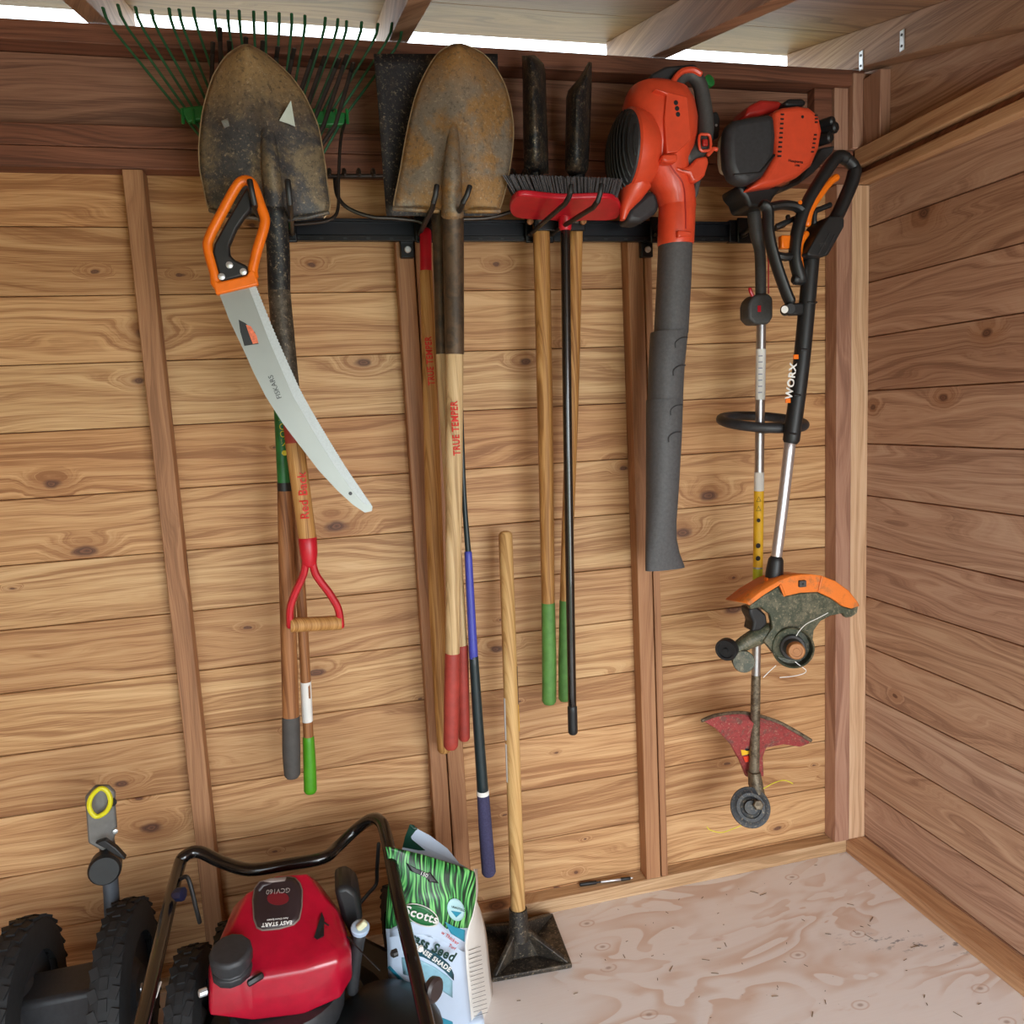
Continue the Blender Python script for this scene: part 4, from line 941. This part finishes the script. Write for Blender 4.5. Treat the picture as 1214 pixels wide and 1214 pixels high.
thd = MB().tube([hb_, hb_ + hax * .5, hb_ + hax * .985], [.0175, .0172, .0165], 18).build('handle', M_handletamp, tm)
for f0, f1, sx, mt in ((.36, .46, -1, M_white), (.47, .58, -1, M_white), (.49, .56, 1, M_ylabel), (.56, .66, 1, M_lab)):
    a, b = hb_ + hax * f0 * .98, hb_ + hax * f1 * .98
    MB().tube([a + V((sx * .0058, -.0005, 0)), b + V((sx * .0058, -.0005, 0))], .0122, 10, rnd=False).build('label_strip', mt, thd)

# ------------------------------------------------------------------ pen on the sole plate
pa, pb = V((-0.832, -0.014, 0.0430)), V((-0.690, -0.030, 0.0430))
pn = empty('marker_pen', (pa + pb) / 2 - V((0, 0, .005)), 'black and silver marker pen lying on the sole plate', 'pen')
d = (pb - pa)
MB().tube([pa, pa + d * .30], .0046, 12).build('cap', M_black, pn)
MB().tube([pa + d * .30, pa + d * .42], .0026, 10).build('neck', M_black, pn)
MB().tube([pa + d * .40, pa + d * .78], .0036, 12).build('barrel', M_silver, pn)
MB().tube([pa + d * .78, pa + d * .95], [.0044, .0040], 12).build('end_grip', M_black, pn)
MB().tube([pa + d * .95, pb], [.003, .0015], 10).build('tip', M_white, pn)

# ------------------------------------------------------------------ grass seed bag
zgb = zoom(450, 970, 0.2011)
YB = -0.36
def bz(py): return YB - .045 * max(0, min(1, (1130 - py) / 110)) * 0 - .03 * math.sin(max(0, min(1, (py - 1005) / 240)) * math.pi)
def bpt(px, py, off=0.0): return at(px, py, bz(py) - off)
bag = empty('seed_bag', (at(530, 1214, YB).x, YB, 0.0), 'open grass seed bag with green grass picture standing behind the mower handle', 'bag')
M_bag = plain('pale_blue_bag_film', (196, 214, 236), 0.4, var=0.05, scale=10)
M_bagw = plain('white_bag_film', (226, 224, 218), 0.45, var=0.05, scale=20)
M_dkg = plain('dark_green_film', (10, 62, 48), 0.4, var=0.15)
M_tl = plain('teal_film', (38, 140, 168), 0.4, var=0.05)
def grass_print():
    t = NT('grass_print'); X = t.sep(t.objco())
    w = t.noise(t.objco(), 9, 1)
    u = t.math('ADD', t.math('ADD', t.math('MULTIPLY', X[0], 230), t.math('MULTIPLY', w, 16)), t.math('MULTIPLY', X[2], -50))
    n1 = t.noise(t.comb(u, t.math('MULTIPLY', X[2], 20), 0), 1.0, 1, .4)
    col = t.ramp(n1, [(0.40, lin((10, 34, 22))), (0.5, lin((36, 110, 54))), (0.58, lin((84, 176, 92))), (0.66, lin((130, 206, 120)))])
    t.link(col, t.b.inputs['Base Color']); t.b.inputs['Roughness'].default_value = .4; return t.m
M_grass = grass_print()
fl_ = [(1004, 457, 462), (1012, 457.5, 497), (1022, 459, 530), (1032, 460, 562), (1040, 461, 564), (1066, 459, 564), (1085, 458, 560), (1102, 457, 554), (1118, 459, 551), (1150, 460, 553), (1214, 466, 559), (1262, 470, 563)]
def strip(y0, y1, nu=14, nv=12, off=0.0, xl=None, xr=None):
    def fn(u, v):
        y = y0 + (y1 - y0) * v; l, r = rows(fl_, y)
        if xl: l = xl(y)
        if xr: r = xr(y)
        s_ = 2 * u - 1; px = l + (r - l) * u
        return bpt(px, y, off + .028 * (1 - s_ * s_) * min(1, max(.15, (y - 1004) / 60)))
    return MB().grid(fn, nu, nv)
def on(px, py, off=0.0012):     # a point on the bulging front panel
    l, r = rows(fl_, py); s_ = (px - l) / max(1, r - l) * 2 - 1
    return bpt(px, py, off + .028 * (1 - s_ * s_) * min(1, max(.15, (py - 1004) / 60)))
frt = strip(1100, 1262, 14, 16).build('front_panel', M_bag, bag, solid=.001)
gpn = strip(1004, 1101, 16, 20).build('grass_picture', M_grass, bag, solid=.001)
def patch(pts, mat, name, parent, off=.0018):
    cx_ = sum(p[0] for p in pts) / len(pts); cy_ = sum(p[1] for p in pts) / len(pts); m_ = len(pts); vs = []; fs = []
    q_ = (1, .75, .5, .25)
    for q in q_: vs += [on(cx_ + (x - cx_) * q, cy_ + (y - cy_) * q, off) for x, y in pts]
    vs.append(on(cx_, cy_, off)); e0 = (len(q_) - 1) * m_
    for j in range(len(q_) - 1):
        for i in range(m_): fs.append((j * m_ + i, j * m_ + (i + 1) % m_, (j + 1) * m_ + (i + 1) % m_, (j + 1) * m_ + i))
    return MB().add(vs, fs + [(e0 + i, e0 + (i + 1) % m_, len(vs) - 1) for i in range(m_)]).build(name, mat, parent, solid=.0005)
# white swoosh under the grass and teal band
patch(zgb([(60, 655), (130, 620), (200, 610), (340, 600), (380, 640), (500, 735), (500, 790), (300, 700), (60, 700)]), M_bag, 'print_swoosh', gpn, .0014)
patch(zgb([(385, 610), (440, 640), (505, 660), (500, 730), (420, 680)]), M_tl, 'teal_print', gpn, .0022)
patch(zgb([(45, 880), (60, 870), (150, 960), (230, 1010), (230, 1060), (120, 960)]), M_tl, 'teal_print', frt)
patch(zgb([(300, 1150), (340, 1165), (430, 1200), (440, 1260), (300, 1260)]), M_tl, 'teal_print', frt)
ov = [(450 + (245 + 105 * math.cos(a)) * .2011, 970 + (572 + 62 * math.sin(a) + 34 * math.cos(a)) * .2011) for a in [2 * math.pi * i / 24 for i in range(24)]]
o_w = patch(ov, M_white, 'logo_border', gpn, .0030)
ov2 = [(450 + (245 + 97 * math.cos(a)) * .2011, 970 + (572 + 55 * math.sin(a) + 31 * math.cos(a)) * .2011) for a in [2 * math.pi * i / 24 for i in range(24)]]
o_g = patch(ov2, plain('logo_green', (22, 104, 52), .4, var=.1), 'logo_oval', gpn, .0040)
r1 = (on(515, 1095) - on(480, 1084)).normalized(); u1 = V((-.15, 0, 1)); u1 = (u1 - r1 * u1.dot(r1)).normalized()
lettering('Scotts', on(*zgb([(247, 572)])[0], .0062), r1, u1, .0265, M_white, o_g, bold=.02)
M_dkt = plain('dark_green_print', (16, 56, 48), .5)
lettering('Grass Seed', on(*zgb([(290, 750)])[0], .0050), (r1 + V((0, 0, -.2))), u1 + V((.2, 0, 0)), .0285, M_dkt, frt, squeeze=.84, bold=.03)
ban = patch(zgb([(200, 745), (260, 760), (340, 800), (410, 860), (438, 920), (438, 958), (400, 915), (330, 860), (260, 820), (200, 800)]), plain('banner_teal', (24, 78, 92), .4), 'banner', frt, .0026)
lettering('DENSE SHADE', on(*zgb([(310, 822)])[0], .0085), (r1 + V((0, 0, -.42))), u1 + V((.35, 0, 0)), .0135, M_white, ban, bold=.03)
patch(zgb([(130, 820), (240, 835), (330, 880), (400, 930), (430, 960), (430, 1060), (330, 990), (240, 950), (140, 920)]), plain('pale_teal_print', (140, 188, 206), .4, var=.1, scale=60), 'photo_print', frt, .0020)
sl = [(450 + (450 + 52 * math.cos(a)) * .2011, 970 + (540 + 66 * math.sin(a) + 12 * math.cos(a)) * .2011) for a in [2 * math.pi * i / 22 for i in range(22)]]
sea = patch(sl, plain('seal_pale_blue', (176, 216, 222), .4), 'round_seal', gpn, .0034)
patch(zgb([(420, 545), (484, 556), (452, 585)]), M_tl, 'seal_mark', sea, .0048)
lettering('GUARANTEED', on(*zgb([(450, 530)])[0], .0075), r1, u1, .0062, M_dkt, sea)
lettering('New Thicker', on(*zgb([(400, 695)])[0], .0066), (r1 + V((0, 0, -.42))), u1 + V((.3, 0, 0)), .0105, M_text, gpn)
lettering('Turf', on(*zgb([(428, 760)])[0], .0066), (r1 + V((0, 0, -.42))), u1 + V((.3, 0, 0)), .009, M_text, frt)
arr = patch(zgb([(155, 262), (180, 280), (300, 335), (300, 320), (350, 385), (290, 375), (300, 362), (180, 310)]), M_lab, 'arrow_print', gpn, .0028)
lettering('150', on(*zgb([(262, 332)])[0], .0058), (r1 + V((0, 0, -.12))), u1, .0115, M_white, arr)
# right gusset, back panel with open mouth
rf = [(1030, 562, 566), (1066, 564.5, 567), (1068, 564, 565), (1085, 560, 572), (1102, 554, 576), (1118, 551, 578), (1150, 553, 581), (1214, 559, 588.5), (1262, 563, 593)]
def gus(u, v):
    y = 1030 + (1262 - 1030) * v; l, r = rows(rf, y); px = l + (r - l) * u
    d = bz(y) + (.11 * u) + .02 * math.sin(u * math.pi) * (-1)
    return at(px, y, d)
gst = MB().grid(gus, 8, 18).build('side_gusset', M_bagw, bag, solid=.001)
for i in range(16):
    y = 1122 + i * 5.2; l, r = rows(rf, y + 4)
    MB().tube([at(l + 4, y + 5, YB - .028), at(r - 9, y, YB + .01)], .0005, 4).build('fine_print', M_grey, gst)
patch2 = [(450 + x * .2011, 970 + y * .2011) for x, y in [(135, 172), (150, 110), (180, 42), (212, 58), (300, 105), (400, 180), (472, 268), (560, 320), (570, 480), (560, 700), (100, 700), (110, 300)]]
bp = MB().prism([at(x, y, YB + .10 + max(0, (1035 - y)) * .0003) for x, y in patch2], (0, .0012, 0)).build('back_panel', M_bag, bag, smooth=False)
slab(zgb([(135, 172), (150, 110), (178, 38), (205, 42), (218, 66), (185, 110), (190, 125), (270, 190), (230, 190)]), YB + .0985, .0012).build('inner_lining', M_dkg, bp, smooth=False)
MB().tube(curve(P(zgb([(180, 42), (200, 60), (218, 62)]), YB + .10), 3), .003, 6).build('rolled_corner', M_dkg, bp)
lo = [rows(fl_, 1200)[0], rows(fl_, 1200)[1]]
a, b = at(lo[0], 1210, bz(1210)), at(lo[1], 1210, bz(1210))
MB().span(a.x, b.x + .03, YB - .02, YB + .11, 0.001, max(.03, min(a.z, b.z))).build('bag_bottom', M_bag, bag, bevel=.01, segs=3)

# ------------------------------------------------------------------ wheels
def wheel(parent, c, r, w, hub, tread=26, name='wheel', axis=V((1, 0, 0)), tread_mat=M_rubber):
    c = V(c); A = axis.normalized(); d, u, v_ = frame(A)
    tyre = MB().lathe(c, A, [(-w * .5, r * .62), (-w * .5, r * .86), (-w * .42, r * .96), (-w * .2, r), (w * .2, r), (w * .42, r * .96), (w * .5, r * .86), (w * .5, r * .62)], 40, cap=False).build(name, tread_mat, parent)
    mb = MB()
    for i in range(tread):
        a = 2 * math.pi * i / tread; e = u * math.cos(a) + v_ * math.sin(a); tn = A.cross(e)
        for j, s_ in enumerate((-1, 0, 1)):
            f = (a + (math.pi / tread if j == 1 else 0)); e2 = u * math.cos(f) + v_ * math.sin(f); t2 = A.cross(e2)
            R3 = Matrix((A, t2, e2)).transposed()
            mb.box(c + A * s_ * w * .29 + e2 * r * (.998 - .012 * abs(s_)), (w * .24, 2 * math.pi * r / tread * .6, .006), R3 @ Matrix.Rotation(.35 * s_, 3, 'Z'))
    mb.build('tread', tread_mat, tyre, smooth=False)
    MB().lathe(c, A, [(-w * .42, r * .08), (-w * .42, r * .25), (-w * .2, r * .35), (-w * .25, r * .64), (w * .25, r * .64), (w * .2, r * .35), (w * .42, r * .25), (w * .42, r * .08)], 28).build('rim', hub, tyre)
    return tyre

# ------------------------------------------------------------------ lawn mower
mw = empty('lawn_mower', (-1.55, -0.5, 0), 'lawn mower with red engine cover and folded black tube handle', 'lawn mower')
M_deck = plain('black_deck_steel', (24, 26, 27), 0.4, 0.2, var=0.3, scale=20)
def mp(px, py, z): return atz(px, py, z)
# deck
dk = [(-1.74, -.74), (-1.76, -.40), (-1.72, -.26), (-1.64, -.19), (-1.50, -.17), (-1.40, -.20), (-1.33, -.28), (-1.31, -.42), (-1.33, -.74)]
MB().prism([(x, y, .075) for x, y in dk], (0, 0, .085)).build('deck', M_deck, mw, bevel=.02, segs=4)
MB().lathe((-1.545, -.45, .155), (0, 0, 1), [(0, .19), (.02, .185), (.035, .15), (.05, .14)], 36).build('deck_dome', M_deck, mw)
MB().lathe((-1.545, -.45, .19), (0, 0, 1), [(0, .10), (.05, .105), (.06, .10)], 28).build('engine_base', M_dgrey, mw)
# engine cover: lofted from rings of (pixel, height)
def ring(pts, n=None): return pts
zc = zoom(270, 1030, 0.15152)
zA, zB_, zC, zD = .245, .335, .375, .405
low = [(247, 1200), (249, 1213), (300, 1212), (372, 1204), (405, 1186), (418, 1166), (419, 1148), (414, 1120), (400, 1085), (388, 1062), (365, 1040), (330, 1045), (296, 1056), (270, 1080), (255, 1110), (247, 1150)]
fy = lambda px, py, z: atz(px, py, z)
back_lo = [V((-1.44, -.36, .26)), V((-1.50, -.315, .26)), V((-1.57, -.30, .26)), V((-1.635, -.33, .26))]
L1 = [at(247, 1152, -.475), at(247, 1205, -.50), at(300, 1211, -.515), at(360, 1204, -.52), at(404, 1184, -.51), at(418, 1160, -.485), at(417, 1140, -.455)] + [V((p.x, p.y, .25)) for p in back_lo]
L2 = [at(248, 1138, -.475), at(249, 1170, -.50), at(300, 1163, -.515), at(360, 1152, -.52), at(402, 1140, -.51), at(417, 1131, -.485), at(415, 1118, -.455)] + [V((p.x, p.y, .33)) for p in back_lo]
L3 = [at(256, 1128, -.47), at(262, 1152, -.495), at(305, 1149, -.505), at(360, 1140, -.508), at(398, 1126, -.498), at(412, 1118, -.475), at(409, 1105, -.45)] + [at(400, 1080, -.41), at(376, 1044, -.36), at(322, 1048, -.345), at(276, 1075, -.37)]
L4 = [at(276, 1102, -.44), at(284, 1128, -.47), at(312, 1134, -.478), at(355, 1126, -.478), at(384, 1112, -.468), at(392, 1102, -.45), at(388, 1090, -.43)] + [at(384, 1066, -.405), at(364, 1038, -.37), at(328, 1041, -.36), at(293, 1062, -.38)]
L4 = [p + V((0, 0, .006)) for p in L4]
mb = MB(); K = len(L1)
for Lr in (L1, L2, L3, L4): mb.v += [V(p) for p in Lr]
for j in range(3):
    for i in range(K): mb.f.append((j * K + i, j * K + (i + 1) % K, (j + 1) * K + (i + 1) % K, (j + 1) * K + i))
cm = sum(L4, V((0, 0, 0))) / K + V((0, 0, .008)); mb.v.append(cm)
for i in range(K): mb.f.append((3 * K + i, 3 * K + (i + 1) % K, 4 * K))
mb.f.append(tuple(range(K))[::-1])
cov = mb.build('engine_cover', M_mower, mw, bevel=.006, segs=3)
# decal on the sloping top, laid on the cover's own surface
from mathutils.bvhtree import BVHTree
bvh = BVHTree.FromPolygons(mb.v, mb.f)
n_ = (L4[2] - L4[9]).cross(L4[7] - L4[0]).normalized(); n_ = n_ if n_.z > 0 else -n_
def plane_pt(px, py, off=.006):
    d = ray(px, py).normalized(); h = bvh.ray_cast(CPOS, d)[0]
    if h is None: h = CPOS + d * ((cm - CPOS).dot(n_) / d.dot(n_))
    return h + n_ * off
dec = zc([(245, 105), (330, 80), (480, 62), (530, 72), (570, 115), (588, 170), (585, 300), (565, 400), (520, 445), (400, 480), (270, 492), (225, 470), (200, 400), (190, 250), (205, 160)])
cdx = sum(p[0] for p in dec) / len(dec); cdy = sum(p[1] for p in dec) / len(dec)
def decal_sheet(f, off):
    rings_ = [1.0, .8, .6, .4, .2]; vs = []; m_ = len(dec)
    for q in rings_: vs += [plane_pt(cdx + (x - cdx) * f * q, cdy + (y - cdy) * f * q, off) for x, y in dec]
    vs.append(plane_pt(cdx, cdy, off)); fs = []
    for j in range(len(rings_) - 1):
        for i in range(m_): fs.append((j * m_ + i, j * m_ + (i + 1) % m_, (j + 1) * m_ + (i + 1) % m_, (j + 1) * m_ + i))
    e0 = (len(rings_) - 1) * m_
    return MB().add(vs, fs + [(e0 + i, e0 + (i + 1) % m_, len(vs) - 1) for i in range(m_)])
brd = decal_sheet(1.0, .0022).build('decal_border', plain('decal_grey', (120, 104, 96), .4), cov, solid=.001)
dc = decal_sheet(.95, .0034).build('decal', plain('decal_dark', (48, 36, 38), .35, var=.2, scale=12), cov, solid=.001)
rr = (plane_pt(350, 1095) - plane_pt(300, 1100)).normalized(); uu = n_.cross(rr)
lettering('EASY START', plane_pt(*zc([(385, 440)])[0], .0062), -rr, -uu, .0092, M_white, dc, bold=.03)
lettering('Auto Choke System', plane_pt(*zc([(390, 405)])[0], .0062), -rr, -uu, .0046, M_white, dc)
lettering('GCV160', plane_pt(*zc([(395, 185)])[0], .0066), -rr, -uu, .0125, plain('silver_print', (150, 140, 136), .4), dc)
glw = [plane_pt(cdx + 13 * math.cos(a), cdy - 4 + 8 * math.sin(a), .0044) for a in [2 * math.pi * i / 18 for i in range(18)]]
MB().add(glw, [tuple(range(18))]).build('decal_red_glint', plain('glint_red', (112, 28, 36), .4), dc, solid=.0004, smooth=False)  # reddish glint on the decal, painted as a flat coloured ellipse
vs_ = zc([(735, 345), (757, 400), (752, 530), (700, 555), (675, 540), (705, 450)])
MB().prism([plane_pt(x, y, .0005) for x, y in vs_], n_ * .003).build('cover_opening', M_black, cov, smooth=False)
MB().tube(curve([plane_pt(384, 1097, .012), at(398, 1103, -.44), at(413, 1112, -.46), at(430, 1130, -.50), at(450, 1150, -.53)], 4), .0015, 6).build('starter_cord', M_black, mw)
# fuel cap
fc = at(274, 1136, -.50)
fcp = MB().lathe(fc - V((0, 0, .018)), V((.05, -.22, 1)), [(-.01, .034), (.004, .034), (.006, .029), (.012, .029), (.014, .0355), (.036, .0365), (.043, .032), (.044, .01)], 12).build('fuel_cap', M_dgrey, mw, bevel=.002)
MB().tube([fc + V((.030, -.03, -.032)), fc + V((.05, -.02, -.03))], .006, 6).build('cap_tether', M_black, fcp)
# front plate and label below the cover
MB().box(at(342, 1210, -.505), (.075, .004, .010)).build('serial_label', M_bright, mw)
MB().tube([at(399, 1214, -.48), at(402, 1200, -.45)], .012, 10).build('spark_plug', M_steel, mw)
MB().lathe(at(245, 1175, -.50), (-1, -.4, .1), [(0, .007), (.012, .007), (.014, .004)], 10).build('side_bolt', M_bright, mw)
slab([(396, 1055), (412, 1050), (425, 1060), (430, 1090), (420, 1120), (405, 1090)], -.40, .08).build('muffler', M_black, mw, bevel=.01)
# dipstick
ds = shaft('filler_neck', [(426, 1108), (421, 1140), (418, 1175)], -.45, [8, 7.5, 7], M_dgrey, mw)
MB().lathe(at(427, 1101, -.45), (0.1, -.3, 1), [(-.008, .0095), (-.004, .0165), (.004, .0175), (.006, .015), (.006, .003)], 18).build('dipstick_cap', plain('pale_blue_plastic', (178, 200, 224), .4), ds)
MB().box(at(429, 1097, -.455), (.020, .012, .012), Matrix.Rotation(-.6, 3, 'Y')).build('cap_tab', plain('pale_yellow_plastic', (214, 214, 178), .4), ds, bevel=.003)
# side chute, dark dome at right
MB().lathe((-1.375, -.50, .13), (.1, -.1, 1), [(0, .11), (.04, .105), (.07, .085), (.085, .05), (.09, .005)], 28).build('discharge_cover', M_deck, mw)
# wheels
wheel(mw, (-1.725, -.40, .155), .155, .055, M_dgrey)
wheel(mw, (-1.315, -.25, .135), .135, .05, M_dgrey, axis=V((1, .15, 0)))
wheel(mw, (-1.68, -.24, .125), .125, .045, M_dgrey)
wheel(mw, (-1.30, -.66, .105), .105, .045, M_dgrey)
# folded handle
hw = [at(168, 1214, -.62) + (at(168, 1214, -.62) - at(217, 1015, -.20)).normalized() * .14, at(168, 1214, -.62), at(192, 1110, -.42), at(211, 1032, -.22), at(219, 1015, -.19), at(236, 1010, -.18), at(263, 1022, -.205), at(296, 1031, -.24), at(340, 1025, -.25), at(383, 1017, -.25), at(400, 1004, -.22), at(420, 985, -.20), at(438, 972, -.22), at(450, 973, -.25), at(458, 992, -.30), at(473, 1070, -.45), at(492, 1150, -.57), at(506, 1214, -.66)]
hw.append(hw[-1] + (hw[-1] - hw[-2]).normalized() * .10)
hdl = MB().tube(curve(hw, 5), .0128, 14).build('handle', M_gloss, mw)
for e_, xe in ((hw[0], -1.70), (hw[-1], -1.36)):
    MB().tube([e_, V((xe, -.72, .15))], .012, 10, flat=(1, .6)).build('handle_bracket', M_blackm, mw)
MB().lathe(at(197, 1062, -.33) + V((.012, 0, 0)), (1, -.4, .1), [(0, .006), (.01, .013), (.022, .013), (.024, .006)], 8).build('wing_knob', plain('navy_plastic', (24, 30, 58), .4), hdl)
kn_ = MB().lathe(at(510, 1174, -.60) + V((.002, .004, 0)), (.8, -.9, .1), [(-.01, .008), (.0, .02), (.010, .021), (.014, .016)], 16).build('fold_knob', plain('brown_black_plastic', (52, 42, 42), .4), hdl)
MB().lathe(at(484, 1126, -.55) + V((-.02, 0, 0)), (-1, -.3, 0), [(0, .007), (.008, .007), (.012, .003)], 10).build('bolt', M_black, hdl)
MB().lathe(at(492, 1121, -.545) + V((.008, -.01, 0)), (.3, -1, 0), [(0, .006), (.004, .005), (.005, .002)], 10).build('bolt', M_white, hdl)
MB().tube(curve([at(214, 1042, -.26), at(222, 1040, -.27), at(228, 1058, -.28), at(232, 1075, -.29), at(237, 1094, -.30)], 4), .0042, 8).build('cable_guide', M_black, hdl)
MB().tube(curve([at(449, 1000, -.25), at(447, 1030, -.25), at(446, 1048, -.25), at(436, 1060, -.26), at(426, 1072, -.27)], 4), .0042, 8).build('control_rod', M_black, hdl)
a_, b_ = at(184, 1178, -.55), at(190, 1160, -.52)
MB().tube([a_ + V((.0035, -.0125, .002)), b_ + V((.0035, -.0125, .002))], .0018, 6).build('handle_sticker', M_white, hdl)

# ------------------------------------------------------------------ wheeled machine at the left edge
lm = empty('wheeled_machine', (-1.90, -0.28, 0), 'wheeled machine with grey upright and yellow loop at the left edge', 'machine')
Y = -.22
wheel(lm, (-1.872, -.25, .17), .17, .062, M_dgrey, 30)
wheel(lm, (-2.06, -.25, .17), .17, .062, M_dgrey, 30)
MB().tube([(-2.09, -.25, .17), (-1.845, -.25, .17)], .010, 10).build('axle', M_steel, lm)
M_gm = plain('grey_painted_steel', (120, 120, 118), .45, .3, var=.12)
MB().tube(curve([at(134, 1110, -.17), at(132, 1060, -.17), at(128, 1010, -.17), at(124, 985, -.17)], 4), .0155, 12).build('upright_tube', plain('slate_painted_steel', (86, 92, 100), .4, .3, var=.1), lm)
up_ = slab([(100, 945), (112, 932), (128, 932), (136, 940), (136, 958), (138, 982), (134, 998), (122, 1010), (104, 1000)], -.20, .012).build('upright_plate', M_gm, lm, bevel=.004)
MB().lathe(at(136.5, 984, -.20), (.3, -1, 0), [(0, .005), (.008, .005), (.009, .003)], 8).build('bolt', M_bright, up_)
MB().lathe(at(133, 951, -.2005), (0, -1, 0), [(0, .009), (.0006, .009)], 16).build('plate_hole', M_black, up_)
MB().tube(loop(P([(108, 945), (118, 935), (127, 938), (131, 950), (126, 962), (114, 968), (106, 958)], -.215), 4), .0048, 8, closed=True).build('yellow_loop', M_yellow, lm)
kb_ = MB().lathe(at(126, 1024, -.19), (.15, -1, .1), [(0, .030), (.03, .031), (.036, .027), (.036, .01)], 24).build('clamp_knob', M_black, lm)
slab([(112, 1000), (124, 996), (138, 1006), (149, 1018), (147, 1020), (136, 1014), (124, 1006)], -.235, .014).build('clamp_lever', M_black, kb_, bevel=.003)
MB().span(-2.08, -1.90, -.30, -.20, .12, .22).build('chassis', M_dgrey, lm, bevel=.012, segs=3)

# ------------------------------------------------------------------ straw and crumbs on the floor
random.seed(11); db = MB()
for i in range(90):
    x = random.uniform(-1.1, -.06); y = random.uniform(-.75, -.06); a = random.uniform(0, 6.3); l = random.choice((.004, .006, .01, .018)) * random.uniform(.6, 1.2)
    d_ = V((math.cos(a), math.sin(a), 0)) * l / 2
    db.tube([V((x, y, .0012)) - d_, V((x, y, .0016)) + d_], .0008, 4)
props(db.build('floor_debris', plain('dry_straw', (112, 92, 68), .8, var=.4), origin=(-.6, -.4, 0)), 'scattered straw bits and crumbs on the plywood floor', 'debris', None, 'stuff')
